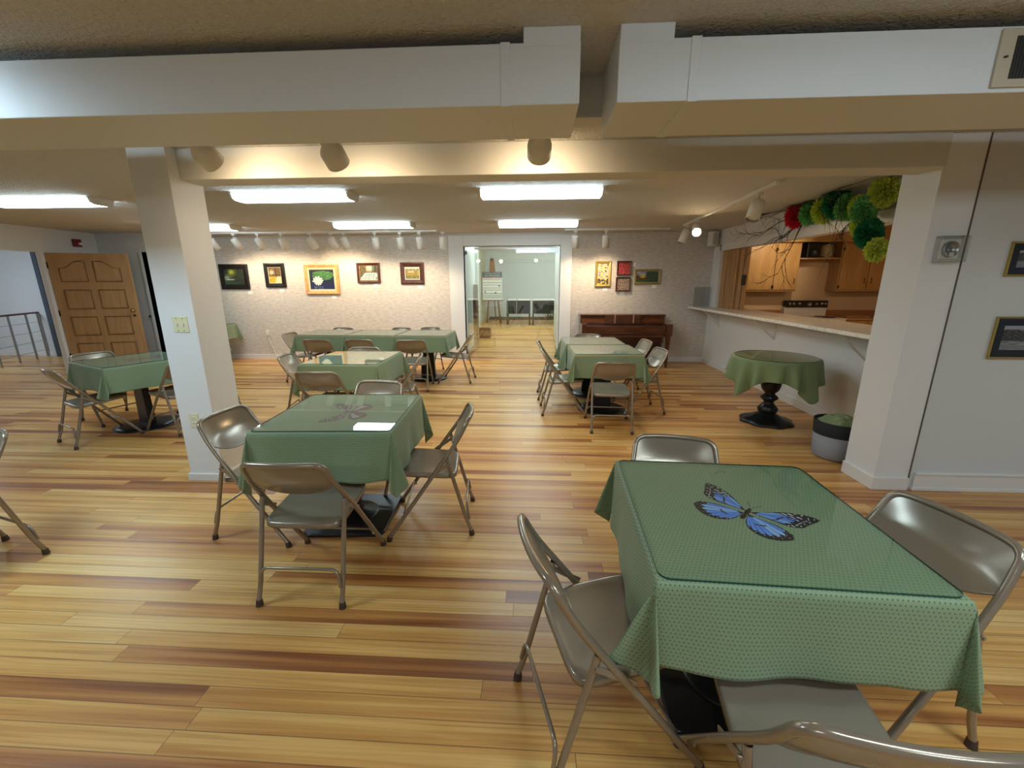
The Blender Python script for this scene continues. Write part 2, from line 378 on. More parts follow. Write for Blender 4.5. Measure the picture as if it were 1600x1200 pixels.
# hatch wall
g = G()
g.box(RX, RX+.13, 3.36, BW, 0, 1.04); g.box(RX, RX+.13, 3.36, BW, 2.08, ZC); g.box(RX, RX+.13, 7.95, BW, 1.04, 2.08); g.box(RX, RX+.13, 3.36, 4.0, 1.04, 2.08)
struct(g, 'wall_right', 'paint')
struct(G().box(RX-.018, RX, 4.0, 8.0, 2.08, 2.19).box(RX-.018, RX, 7.95, 8.02, 1.09, 2.19).box(RX-.03, RX, 4.0, 8.0, 2.19, 2.205), 'trim_2', 'trim', bevel=.003)
# front right wall and pier
struct(G().box(2.592, 2.84, 3.055, 3.36, 0, ZC), 'wall_pier', 'paint')
struct(G().box(2.845, 8, 3.06, 3.36, 0, ZC), 'wall_front_right', mat('cool_wall_paint', (208, 212, 215), .7, bump=(30, .12, .003)))
struct(G().prism([(2.575, 3.038), (2.838, 3.038), (2.838, 3.056), (2.593, 3.056), (2.593, 3.36), (2.575, 3.36)], 0, .10), 'baseboard_pier', 'trim', bevel=.003)
struct(G().box(2.87, 8, 3.035, 3.06, .0, .03).box(2.88, 8, 3.045, 3.06, .03, .125).box(2.88, 8, 3.038, 3.06, .125, .145), 'baseboard_front_right', 'trim', bevel=.004)
struct(G().box(2.838, 2.846, 3.050, 3.061, 0, ZC), 'trim_3', mat('wall_seam', (92, 84, 78), .9))
# enclosing walls out of frame
struct(G().box(-14, 8, -4.32, -4.2, 0, ZC), 'wall_front', 'paint')
struct(G().box(8, 8.12, -4.2, 8.6, 0, ZC), 'wall_far_right', 'paint')
# baseboards
struct(G().box(-6.9, -1.67, BW-.015, BW, 0, .10).box(.69, RX, BW-.015, BW, 0, .10), 'baseboard_back', 'trim', bevel=.003)
struct(G().box(RX-.015, RX, 3.36, BW-.015, 0, .10), 'baseboard_right', 'trim', bevel=.003)
struct(G().box(-8.2, -7.4, 7.705, 7.72, 0, .1), 'baseboard_back_left', 'trim')
# doorway casing
struct(G().box(-1.67, -1.39, BW-.04, BW+.16, 0, ZC).box(.47, .69, BW-.04, BW+.16, 0, ZC).box(-1.39, .47, BW-.04, BW+.16, 2.22, ZC), 'trim_4', 'paint', bevel=.004)
# cornice rail along the back wall
struct(G().box(-6.9, RX, BW-.05, BW, 2.41, ZC), 'trim_5', 'beam')
# beam between the pillars and pillar
struct(G().box(-2.49, 2.592, 3.03, 3.24, 2.252, ZC), 'beam', 'beam', bevel=.004)
p = G().box(-2.765, -2.49, 2.94, 3.24, 0, ZC)
struct(p, 'pillar', 'paint', bevel=.004)
struct(G().box(-2.78, -2.475, 2.925, 3.255, 0, .062), 'baseboard_pillar', 'trim', bevel=.004)
# closed header between the two ducts
struct(G().box(-.6, 1.0, 2.17, 2.28, 2.30, ZC).box(-.6, 1.0, 2.165, 2.29, 2.285, 2.30), 'beam_header', 'beam')

# hallway beyond the glass doors: ramp up .3 m, room with white back wall
H = .30
g = G().add([(-1.39, 8.45, 0), (.47, 8.45, 0), (.47, 10.5, H), (-1.39, 10.5, H)], [(0, 1, 2, 3)])
g.add([(-1.39, 8.9, -.1), (.47, 8.9, -.1), (.47, 10.5, -.1), (-1.39, 10.5, -.1)], [(0, 1, 2, 3)])
struct(g, 'floor_ramp', 'floor')
hf = G().box(-3.5, 3, 10.5, 16.2, H-.1, H)
struct(hf, 'floor_hall', 'floor')
struct(G().box(-1.52, -1.39, 8.45, 10.5, 0, ZC), 'wall_hall_left', 'paint')
struct(G().box(.47, .6, 8.45, 10.5, 0, ZC), 'wall_hall_right', 'paint')
struct(G().box(-1.39, -1.37, 8.5, 10.5, .05, .16).box(.45, .47, 8.5, 10.5, .05, .16), 'baseboard_hall', mat('hall_baseboard', (176, 150, 116), .5))
struct(G().box(-3.5, 3, 14.3, 14.4, H, 2.9), 'wall_hall_back', mat('hall_paint', (218, 222, 224), .8))
struct(G().box(-1.78, -1.68, 10.5, 14.3, H, 2.9), 'wall_hall_room_left', mat('hall_side_paint', (214, 208, 184), .8))
struct(G().box(1.7, 1.8, 10.5, 14.3, H, 2.9), 'wall_hall_room_right', bpy.data.materials['hall_side_paint'])
struct(G().box(-3.5, 3, 8.5, 14.4, 2.9, 3.0), 'ceiling_hall', 'paint')
struct(G().box(-1.78, -1.39, 10.45, 10.55, 0, 2.9).box(.47, 1.8, 10.45, 10.55, 0, 2.9).box(-1.66, 1.8, 8.45, 8.55, ZC, 2.9), 'wall_hall_front', 'paint')
struct(G().box(-1.56, 1.7, 14.27, 14.3, H, H+.1), 'baseboard_hall_back', mat('hall_base', (96, 84, 72), .6))

# ------------------------------------------------------------------ ducts
def duct(name, label, x0, x1, bx0, bx1, seam, loc_group):
    t = empty(name, (0, 1.97, ZC), 0, label, 'air duct', loc_group)
    y0, y1 = 1.776-1.97, 2.164-1.97
    G().box(x0, x1, y0, y1, 2.2-ZC, 2.402-ZC).build('duct_box', 'duct', t, bevel=.003)
    G().box(bx0, bx1, y0-.002, y1, 2.39-ZC, 0).build('riser', 'duct', t, bevel=.002)
    G().box(seam-.018, seam+.018, y0-.004, y1+.004, 2.196-ZC, 2.405-ZC).build('seam_strip', 'duct', t, bevel=.002)
    return t
dl = duct('air_duct', 'long pale sheet metal duct under the ceiling, left of the gap', -6.5, .157, -.053, .155, -.12, 'ceiling ducts')
dr = duct('air_duct', 'pale sheet metal duct with a black grille, right of the gap', .296, 6.0, .298, .49, .57, 'ceiling ducts')
vt = G().box(1.60, 2.15, -.205, -.192, 2.213-ZC, 2.392-ZC).build('vent_frame', mat('vent_frame_paint', (188, 178, 160), .5), dr, bevel=.003)
G().box(1.648, 2.10, -.2075, -.2, 2.238-ZC, 2.367-ZC).build('grille', louver('duct_grille', (8, 9, 9), (44, 48, 48), .011, 0), vt)
G().lathe([(.006, 0), (.006, .004)], 10, org=(1.622, -.209, 2.302-ZC)).build('screw', 'bronze', vt)

# ------------------------------------------------------------------ fluorescent fixtures
def fixture(x, y, label, L=1.25, W=.27, z=ZC, group='fluorescent ceiling lights'):
    t = empty('fluorescent_light', (x, y, z), 0, label, 'ceiling light', group)
    prof = [(-W/2, -.018), (-W/2+.02, -.062), (-W/2+.06, -.076), (W/2-.06, -.076), (W/2-.02, -.062), (W/2, -.018)]
    g = G(); k = len(prof)
    vs = [(-L/2+.03, a, b) for a, b in prof]+[(L/2-.03, a, b) for a, b in prof]
    g.add(vs, [(i, i+1, k+i+1, k+i) for i in range(k-1)], 0, True); g.build('diffuser', 'fluo', t)
    pe = [(-W/2, 0)]+prof+[(W/2, 0)]
    for sx in (-1, 1):
        e = G().prism([(a, b) for a, b in pe], sx*(L/2-.03), sx*L/2, 'x'); e.build('end_cap', 'fluo_edge', t, bevel=.002)
    G().box(-L/2+.02, L/2-.02, -W/2+.004, W/2-.004, -.02, 0).build('housing', 'white', t)
    return t
fixture(-2.50, 4.52, 'bright wrapped fluorescent light just right of the white pillar, nearer row')
fixture(.045, 4.52, 'bright wrapped fluorescent light straight ahead above the room, nearer row')
fixture(-5.35, 4.62, 'wrapped fluorescent light cut by the left edge of the view')
fixture(-2.52, 6.75, 'fluorescent light above the row of track spots left of the glass doorway')
fixture(.03, 6.80, 'fluorescent light close to the glass doorway', )
fixture(-5.45, 6.85, 'fluorescent light half hidden behind the white pillar')
fixture(-3.05, 1.32, 'fluorescent light near the long duct, out at the left', group='fluorescent lights over the viewer')
fixture(-1.2, -1.7, 'fluorescent light behind the viewer', group='fluorescent lights over the viewer')
fixture(2.2, -.9, 'fluorescent light behind the viewer, right side', group='fluorescent lights over the viewer')
fixture(5.2, 1.2, 'fluorescent light far to the right of the viewer', group='fluorescent lights over the viewer')
fixture(.9, 12.3, 'fluorescent light in the white room beyond the glass doors', z=2.9)
fixture(-.4, 9.6, 'fluorescent light over the ramp beyond the glass doors', z=2.9)
fixture(-10.6, 6.2, 'fluorescent light over the stair landing')
fixture(5.0, 5.2, 'ceiling light in the kitchen')
fixture(1.3, .1, 'added fill light above the viewer, right side, out of view', group='fluorescent lights over the viewer')  # added out of frame as extra fill for the near room
fixture(-.3, 11.3, 'added unseen light brightening the white room beyond the glass doors', z=2.9)  # unseen extra light, added to brighten the room beyond the doors
lamp('cabinet_patch_spot', 'SPOT', (4.25, 6.9, 2.40), 22, WARM, aim=(0, 1.1, -.42), spot_size=radians(70), spot_blend=.8, shadow_soft_size=.05)  # added spot with no fixture, makes the bright patch on the left cabinet
_nm = mat('near_diffuser', (255, 255, 255), .5, emit=((222, 242, 250), FLUO*1.2))
for _n in ('fluorescent_light.007', 'fluorescent_light.008', 'fluorescent_light.009', 'fluorescent_light.014'): bpy.data.objects[_n].children[0].data.materials[0] = _nm
bpy.data.objects['fluorescent_light.012'].children[0].data.materials[0] = mat('stair_diffuser', (255, 255, 255), .5, emit=((214, 236, 255), 22.0))
bpy.data.objects['fluorescent_light.006'].children[0].data.materials[0] = mat('left_diffuser', (255, 255, 255), .5, emit=((206, 238, 255), FLUO*2.0))
_hm = mat('hall_diffuser', (255, 255, 255), .5, emit=((230, 246, 240), 15.0))
for _n in ('fluorescent_light.010', 'fluorescent_light.011', 'fluorescent_light.015'): bpy.data.objects[_n].children[0].data.materials[0] = _hm
bpy.data.objects['fluorescent_light.013'].children[0].data.materials[0] = mat('warm_diffuser', (255, 255, 255), .5, emit=((255, 212, 162), 8.0))

# ------------------------------------------------------------------ track spots
def spot_head(loc, tilt, swing, label, group, power, r=.063, L=.20, stem=.06, bell=False, on=True, cone=95, bulbm='bulb', aimdir=None):
    """white cylinder head hanging from a stem; tilt away from straight down (deg) toward heading `swing` (deg, 90 = +Y)"""
    t = empty('track_spotlight', loc, 0, label, 'spotlight', group)
    G().box(-.03, .03, -.018, .018, -.03, 0).tube([(0, 0, -.03), (0, 0, -.03-stem)], .007, 8).build('stem', 'white', t)
    q = Matrix.Rotation(radians(swing), 3, 'Z') @ Matrix.Rotation(-radians(tilt), 3, 'Y')      # local -Z is the beam
    o = Vector((0, 0, -.03-stem))
    if bell:
        pr = [(.0, .0), (.030, -.002), (.034, -.095), (.042, -.108), (.064, -.135), (.068, -.150), (.067, -.225), (.063, -.227)]
    else:
        pr = [(0, .012), (r*.86, .010), (r*.97, 0), (r, -.012), (r, -L), (r*.95, -L)]
    G().lathe(pr, 28, mtx=q, org=o, cap=False).build('lamp_head', 'white', t, solid=0)
    rb = (pr[-1][0]-.006); zb = pr[-1][1]+.025
    G().lathe([(rb, zb), (rb*.7, zb-.006), (0, zb-.010)], 24, mtx=q, org=o, cap=False).build('bulb', bulbm if on else 'card', t)
    if on:
        d = q @ Vector((0, 0, -1))
        l = lamp('spot_beam', 'SPOT', tuple(o+q @ Vector((0, 0, zb-.03))), power, WARM, t, aim=tuple(d), spot_size=radians(cone), spot_blend=1.0, shadow_soft_size=.04)
    return t
M_['bulb_dim'] = mat('recessed_bulb', (255, 240, 210), .4, emit=((255, 222, 165), 8))
for x0, x1, lab in ((-6.6, -1.75, 'long white light track along the gallery wall, left of the glass doorway'), (.5, 2.3, 'short white light track over the piano')):
    tk = G().box(x0, x1, 7.68, 7.72, ZC-.03, ZC).build('light_track', 'white', bevel=.003); tag(tk, lab, 'light track', 'ceiling light tracks')
spx = [(-5.505, 'leftmost', 34, 75, 1), (-5.054, 'second from left', 34, 78, 0), (-4.609, 'third from left', 30, 78, 1), (-4.084, 'fourth from left', 36, 70, 1), (-3.692, 'fifth from left', 34, 74, 0), (-3.456, 'sixth from left, close to the fifth', 26, 78, 1), (-2.88, 'seventh from left, more upright', 20, 90, 1), (-2.424, 'eighth from left, more upright', 18, 90, 0), (-2.077, 'ninth from left', 18, 85, 1), (-1.651, 'last one before the glass doorway, hanging straight', 4, 90, 0)]
for x, w_, ti, sw, on in spx:
    spot_head((x, 7.7, ZC-.03), ti, sw, 'white cylinder spotlight on the gallery track, %s' % w_, 'spotlights facing the gallery wall', SPOT, on=True, cone=125, bulbm='bulb_dim')
spot_head((-5.95, 7.7, ZC-.03), 34, 75, 'white cylinder spotlight mostly hidden by the pillar', 'spotlights facing the gallery wall', SPOT, on=True, bulbm='bulb_dim')
spot_head((.688, 7.7, ZC-.03), 24, 80, 'white cylinder spotlight just right of the glass doorway', 'spotlights over the piano', SPOT*1.3, on=True, cone=115, bulbm='bulb_dim')
spot_head((1.219, 7.7, ZC-.03), 26, 82, 'white cylinder spotlight above the four small paintings', 'spotlights over the piano', SPOT*1.8, on=True, cone=115, bulbm='bulb_dim')
# three bell-shaped heads hanging behind the duct
fr = [(-1.95, 2.42, 58, 78, 'bell-shaped spotlight below the duct, leftmost of three', 1), (-1.17, 2.42, 52, 84, 'bell-shaped spotlight below the duct, middle of three', 1), (.02, 2.42, 60, 92, 'bell-shaped spotlight below the duct end, rightmost of three', 1)]
for x, y, ti, sw, lab, on in fr:
    spot_head((x, y, ZC), ti, sw, lab, 'bell spotlights by the duct', 11, bell=True, stem=.06, cone=160, bulbm='bulb_dim')
# right-hand track
tk = G().box(-.018, .018, -1.49, 1.49, -.03, 0).build('light_track', 'white', bevel=.003); tk.location = (2.305, 5.77, ZC); tk.rotation_euler = (0, 0, radians(-3.2)); tag(tk, 'white ceiling light track running toward the serving hatch', 'light track', 'ceiling light tracks')
spot_head((2.25, 4.66, ZC-.03), 24, 215, 'large white cylinder spotlight near the red pompom', 'spotlights on the hatch track', 14, r=.066, L=.19, on=False)
spot_head((2.385, 7.12, ZC-.03), 22, 200, 'white spotlight at the far end of the hatch track', 'spotlights on the hatch track', 10, on=False)
spot_head((2.36, 6.62, ZC-.03), 62, -108, 'lit spotlight glaring toward the viewer', 'spotlights on the hatch track', 16, cone=120)

# ------------------------------------------------------------------ folding chairs
def chair_proto():
    t = empty('folding_chair', (0, 0, 0))
    HW = .222; R = .0115
    side = lambda s: [(s*.236, .252, .028), (s*.226, .0, .40), (s*.215, -.15, .60)]
    top = []
    pts = [(-.236, .252, .028), (-.224, -.03, .425), (-.205, -.185, .640), (-.190, -.243, .752), (-.10, -.262, .757), (0, -.268, .758), (.10, -.262, .757), (.190, -.243, .752), (.205, -.185, .640), (.224, -.03, .425), (.236, .252, .028)]
    f = [Vector(pts[0])]+fillet(pts, .10, 8)[1:-1]+[Vector(pts[-1])]
    G().tube(f, .0125, 12).build('back_frame', 'chair', t)
    for s in (-1, 1):
        G().tube([(s*.209, -.247, .03), (s*.208, -.215, .12), (s*.208, -.118, .49), (s*.208, -.110, .52)], .0118, 12, cap=False).build('leg', 'chair', t)
        G().tube([(s*.209, -.2465, .032), (s*.2095, -.249, .0)], .016, 12, radii=[.0145, .0175]).build('rubber_foot', 'rubber', t)
        G().tube([(s*.236, .2515, .032), (s*.2362, .2575, .0)], .016, 12, radii=[.0145, .0175]).build('rubber_foot', 'rubber', t)
        # pivot link from leg top down to the frame
        g = G(); a = Vector((s*.222, -.118, .487)); b = Vector((s*.224, .005, .405)); d = (b-a).normalized(); n = Vector((0, -d.z, d.y))*.010
        x = Vector((s*.002, 0, 0)); g.add([a+n-x, b+n-x, b-n-x, a-n-x, a+n+x, b+n+x, b-n+x, a-n+x], [(0, 1, 2, 3), (7, 6, 5, 4), (0, 4, 5, 1), (1, 5, 6, 2), (2, 6, 7, 3), (3, 7, 4, 0)])
        g.tube([(s*.208, -.118, .487), (s*.228, -.118, .487)], .006, 8); g.build('pivot_link', 'chair', t)
    # rear stretcher: bar with bent-down ends; front stretcher
    st = fillet([(-.204, -.236, .105), (-.192, -.222, .195), (.192, -.222, .195), (.204, -.236, .105)], .07, 7)
    G().tube(st, .0075, 8).build('stretcher', 'chair', t)
    st = fillet([(-.226, .150, .145), (-.215, .162, .170), (.215, .162, .170), (.226, .150, .145)], .03, 5)
    G().tube(st, .0065, 8).build('stretcher', 'chair', t)
    # seat: dished pan with rolled skirt
    g = G(); N = 56
    def outline(k, sc):
        a = 2*pi*k/N; ca, sa = cos(a), sin(a); e = 7.0
        rr = 1/((abs(ca)**e+abs(sa)**e)**(1/e)); x = rr*ca*sc; y = rr*sa*sc
        wx = .197 if y < 0 else .197-.004*y
        return x*wx, .035+y*.203, y
    def seatz(y): return .425+.018*y
    rings = [(.0, -.010, 0), (.3, -.0095, 0), (.6, -.007, 0), (.82, -.003, 0), (.93, .000, 0), (.975, -.001, 0), (1.0, -.006, 0), (1.0, -.028, 0), (.985, -.029, 0), (.95, -.012, 0)]
    vs = []; fs = []
    for sc, dz, _ in rings:
        for k in range(N):
            x, y, yn = outline(k, max(sc, .001)); vs.append((x, y, seatz((y-.035)/.203)+dz))
    for i in range(len(rings)-1):
        for k in range(N):
            a = i*N+k; b = i*N+(k+1) % N; fs.append((a, b, b+N, a+N))
    g.add(vs, fs, 0, True); g.build('seat', 'chair_seat', t)
    # backrest: curved panel, rounded bottom, embossed rim
    g = G(); nx, nz = 26, 10; front = []; fs = []
    def yb(z): # back-frame plane at height z
        return -.185+( z-.640)/(.752-.640)*(-.058) if z > .64 else -.03+(z-.425)/(.64-.425)*(-.155)
    for j in range(nz+1):
        for i in range(nx+1):
            u = -1+2*i/nx
            zt = .748-.034*max(0, (abs(u)-.66)/.34)**2.4
            zb = .552+.066*abs(u)**2.4
            z = zb+(zt-zb)*j/nz
            hw = .197+.008*(.745-z)/.19
            bulge = .034*(1-abs(u)**2.2)*(.55+.45*sin(pi*min(1, (z-.55)/.2)))
            front.append(Vector((u*hw, yb(z)-bulge+.004, z)))
    k = nx+1
    q = [(j*k+i, j*k+i+1, (j+1)*k+i+1, (j+1)*k+i) for j in range(nz) for i in range(nx)]
    n = len(front); back = [v+Vector((0, -.003, 0)) for v in front]
    fs = q+[tuple(n+i for i in reversed(f_)) for f_ in q]
    g.add(front+back, fs, 0, True)
    rim = [front[i]+Vector((0, -.001, .001)) for i in range(k)]
    g.tube(rim, .0035, 6)
    g.build('backrest', 'chair_seat', t)
    return t
CH = chair_proto()
chairs = [
 ('C1', .240, 1.205, -74.6, 'taupe metal folding chair left of the near green table, seat toward the butterfly'),
 ('C2', .690, 1.835, 170, 'folding chair behind the near green table, only its backrest showing'),
 ('C3', 1.215, 1.318, 103, 'folding chair at the right side of the near green table, cut by the frame'),
 ('C4', .715, .845, -6, 'nearest folding chair, its curved backrest crossing the bottom edge'),
 ('C5', -1.716, 2.377, -93, 'folding chair between the pillar and the pale butterfly table'),
 ('C6', -1.140, 1.916, .6, 'folding chair seen from behind in front of the pale butterfly table'),
 ('C7', -.660, 2.483, 97.7, 'folding chair in profile at the right side of the pale butterfly table'),
 ('C8', -1.291, 2.999, 173, 'folding chair behind the pale butterfly table with a white glare on its back'),
 ('C9', -2.56, 4.50, -80, 'folding chair left of the middle table behind the pillar'),
 ('C10', -1.999, 3.843, 0, 'folding chair seen from behind at the front of the middle table'),
 ('C11', -1.517, 4.46, 101, 'folding chair pushed in at the right of the middle table, seen edge-on'),
 ('C12', -2.129, 4.789, 179, 'folding chair behind the middle table, only a pale rim showing'),
 ('C13', -3.119, 5.999, -2.4, 'folding chair, leftmost of three backs before the long table row'),
 ('C14', -2.504, 6.018, -3.7, 'folding chair, middle of three backs before the long table row'),
 ('C15', -1.787, 5.981, 8, 'folding chair, rightmost of three backs before the long table row'),
 ('C16', -3.724, 6.50, -90, 'folding chair at the left end of the long table row'),
 ('C17', -1.248, 6.536, 88, 'folding chair in profile at the right end of the long table row'),
 ('C18', -3.454, 7.05, 174, 'folding chair at the wall side of the long table row, leftmost'),
 ('C19', -2.424, 7.085, 167, 'folding chair at the wall side of the long table row, middle'),
 ('C20', -1.936, 7.205, 166, 'folding chair at the wall side of the long table row, rightmost'),
 ('C21', .822, 4.402, -2, 'folding chair seen from behind at the front of the piano-side table'),
 ('C22', .341, 4.945, -88, 'folding chair, nearer one at the left of the piano-side table'),
 ('C23', .30, 5.62, -89, 'folding chair, farther one at the left of the piano-side table'),
 ('C24', 1.288, 5.033, 97, 'folding chair, nearer one at the right of the piano-side table'),
 ('C25', 1.305, 5.788, 97, 'folding chair, farther one at the right of the piano-side table'),
 ('C26', .781, 6.25, 172, 'folding chair between the piano and its table, rim only'),
 ('C27', -4.467, 3.799, -24.8, 'folding chair at the left corner of the angled far-left table'),
 ('C28', -4.93, 4.42, -110, 'folding chair behind the angled far-left table, seat under the cloth'),
 ('C29', -3.841, 4.154, 71, 'folding chair at the right of the angled table, half hidden by the pillar'),
 ('C30', -4.05, 4.78, 155, 'folding chair behind the angled table, almost wholly hidden by the pillar'),
 ('C31', -3.138, 1.807, 164.7, 'folding chair cut off by the left edge, two legs showing'),
]
for i, (k, x, y, a, lab) in enumerate(chairs):
    c = CH if i == 0 else copy_tree(CH)
    c.location = (x, y, 0); c.rotation_euler = (0, 0, radians(a)); tag(c, lab, 'chair', 'taupe metal folding chairs')

# ------------------------------------------------------------------ tables
def pedestal_table(x, y, rz, w_, d, label, base='plate', group='pedestal tables under green cloths', zt=.742):
    t = empty('pedestal_table', (x, y, 0), rz, label, 'table', group)
    G().box(-w_/2, w_/2, -d/2, d/2, zt-.03, zt).build('tabletop', 'cab', t, bevel=.003)
    if base == 'plate':
        G().lathe([(.055, .06), (.042, .09), (.038, zt-.08), (.10, zt-.05), (.11, zt-.03)], 24).build('column', 'iron', t)
        g = G().rbox(-.26, .26, -.26, .26, 0, .026, .06); g.lathe([(.15, .026), (.14, .036), (.11, .036), (.10, .046), (.07, .048), (.055, .07)], 32); g.build('base', 'iron', t)
    elif base == 'slab':
        g = G().add([(-.12, -.035, .03), (.12, -.035, .03), (.12, .035, .03), (-.12, .035, .03), (-.09, -.03, zt-.03), (.09, -.03, zt-.03), (.09, .03, zt-.03), (-.09, .03, zt-.03)], [(0, 3, 2, 1), (4, 5, 6, 7), (0, 1, 5, 4), (1, 2, 6, 5), (2, 3, 7, 6), (3, 0, 4, 7)])
        g.build('column', 'iron', t, bevel=.006)
        g = G().lathe([(.30, 0), (.30, .012), (.22, .028), (.12, .034), (.0, .036)], 36); g.build('base', 'iron', t)
    return t

def drape(name, x, y, rz, w_, d, over, seed, label, ztop=.750, amp=.012, group='green tablecloths', m='cloth', flare=16, overs=None, tip=1.0, lob=.17):
    rnd = random.Random(seed); ph = [rnd.uniform(0, 6.28) for _ in range(12)]
    def axis(h, ov):
        a = [h*k/6 for k in range(-6, 7)]; o = [h+ov*k/26 for k in range(1, 27)]; e = [h*.97, h-.004]
        fine = [h*k/30 for k in range(-29, 30)]
        return sorted(set([-v for v in o]+fine+[-h+.003, h-.003, -h, h]+o))
    ox, oy = overs if overs else (over, over)
    U = axis(w_/2, ox); V = axis(d/2, oy)
    def fold(s, a, ov, k):     # outward wave of a side at arclength s and drop a
        q = (a/ov)**1.3
        return q*(amp*(sin(s*11+ph[k])+.55*sin(s*23+ph[k+4]))+.012+amp*.5*sin(s*4.1+ph[k+8]))
    vs = []; uvs = []
    for v in V:
        for u in U:
            sx = 1 if u >= 0 else -1; sy = 1 if v >= 0 else -1
            a = max(0, abs(u)-w_/2); b = max(0, abs(v)-d/2); cu = max(-w_/2, min(w_/2, u)); cv = max(-d/2, min(d/2, v))
            if a <= 0 and b <= 0: P = (u, v, ztop)
            elif a > 0 and b <= 0:
                env = min(1, (d/2-abs(v))/.12); o = .006*min(1, a/.02)+env*max(-.004, fold(v, a, ox, 0 if sx > 0 else 1)); P = (cu+sx*o, v, ztop-a)
            elif b > 0 and a <= 0:
                env = min(1, (w_/2-abs(u))/.12); o = .006*min(1, b/.02)+env*max(-.004, fold(u, b, oy, 2 if sy > 0 else 3)); P = (u, cv+sy*o, ztop-b)
            else:
                ph_ = atan2(b, a); r = hypot(a, b)*(1-(1-tip)*sin(2*ph_)); kk = (0 if sx > 0 else 1)+(0 if sy > 0 else 2)
                th = radians(flare*(1+.35*sin(ph[kk+2])))*sin(2*ph_)**.7
                dx = r*sin(th); lat = r*lob*sin(4*ph_)*(1+.3*sin(ph[kk+5]))
                dx *= 1-.8*exp(-((ph_-pi/4)/.17)**2)
                ex, ey = cos(pi/4), sin(pi/4)
                o = .006*min(1, r/.02)
                px = dx*ex+lat*ey*(-1)+o*cos(ph_); py = dx*ey+lat*ex+o*sin(ph_)
                P = (cu+sx*px, cv+sy*py, ztop-r*cos(th)*(1-.02*sin(ph[kk])))
            vs.append(P); uvs.append((u, v))
    n = len(U); fs = [(j*n+i, j*n+i+1, (j+1)*n+i+1, (j+1)*n+i) for j in range(len(V)-1) for i in range(n-1)]
    me = bpy.data.meshes.new(name); me.from_pydata(vs, [], fs); me.materials.append(M_[m])
    uvl = me.uv_layers.new(name='UVMap')
    for p in me.polygons:
        p.use_smooth = True
        for li in p.loop_indices: uvl.data[li].uv = uvs[me.loops[li].vertex_index]
    o = bpy.data.objects.new(name, me); C.objects.link(o); o.location = (x, y, 0); o.rotation_euler = (0, 0, rz)
    md = o.modifiers.new('solid', 'SOLIDIFY'); md.thickness = .0022; md.offset = 1
    return tag(o, label, 'tablecloth', group)

def glass_top(x, y, rz, w_, d, label, z=.7535, rad=.03):
    g = G(); n = 6; pts = []
    for cx, cy, a0 in ((w_/2-rad, d/2-rad, 0), (-w_/2+rad, d/2-rad, pi/2), (-w_/2+rad, -d/2+rad, pi), (w_/2-rad, -d/2+rad, 1.5*pi)):
        for k in range(n+1):
            a = a0+k*pi/2/n; pts.append((cx+rad*cos(a), cy+rad*sin(a)))
    k = len(pts); vs = [(a, b, 0) for a, b in pts]+[(a, b, .006) for a, b in pts]
    g.add(vs, [tuple(range(k, 2*k))], 0); g.add(vs, [(i, (i+1) % k, k+(i+1) % k, k+i) for i in range(k)], 1)
    o = g.build('glass_table_cover', ['glass', 'glass_edge']); o.location = (x, y, z); o.rotation_euler = (0, 0, rz)
    return tag(o, label, 'glass tabletop', 'glass covers on the tables')

T = [
 # name, x, y, rot, w, d, over
 ('t1', .758, 1.384, radians(-2.6), .79, .80, .275, 3, 'the near table with the blue butterfly', 'plate'),
 ('t2', -1.207, 2.49, radians(3.2), .79, .79, .285, 5, 'the table with the grey and pink butterfly', 'plate'),
 ('t3', -1.98, 4.40, 0, .80, .82, .26, 9, 'the middle table behind the pillar side', 'plate'),
 ('t4', -3.355, 6.68, radians(-1), .79, .78, .25, 12, 'the left table of the long row', 'slab'),
 ('t5', -2.56, 6.67, radians(-1), .79, .78, .25, 14, 'the middle table of the long row', 'slab'),
 ('t6', -1.755, 6.66, radians(-1), .79, .78, .25, 15, 'the right table of the long row', 'slab'),
 ('t7', .835, 5.065, radians(1.5), .79, .75, .27, 17, 'the nearer of two joined tables by the piano', 'slab'),
 ('t8', .79, 5.825, radians(1.5), .79, .75, .27, 19, 'the farther of two joined tables by the piano', 'slab'),
 ('t9', -4.355, 4.225, radians(-24.7), .80, .79, .25, 21, 'the angled table at the far left', 'slab'),
 ('t10', -6.38, 7.74, radians(10), .76, .76, .27, 23, 'the table against the wall, hidden by the pillar', 'slab'),
]
for n_, x, y, rz, w_, d, ov, sd, desc, bs in T:
    pedestal_table(x, y, rz, w_, d, 'black pedestal of ' + desc, bs)
    joined = n_ in ('t4', 't5', 't6', 't7', 't8')
    am = {'t1': .009, 't2': .014, 't4': .008, 't5': .008, 't6': .008}.get(n_, .013)
    drape('tablecloth', x, y, rz, w_-(.012 if joined else 0), d-(.012 if joined else 0), ov, sd, 'green cloth draped over ' + desc, amp=am, flare={'t1': 19, 't7': 26}.get(n_, 18), tip=.86 if n_ == 't1' else .97, lob=.24 if n_ == 't1' else .19, ztop=.7465)
    glass_top(x, y, rz, w_-.012, d-.012, 'clear glass sheet lying on ' + desc, z=.750)

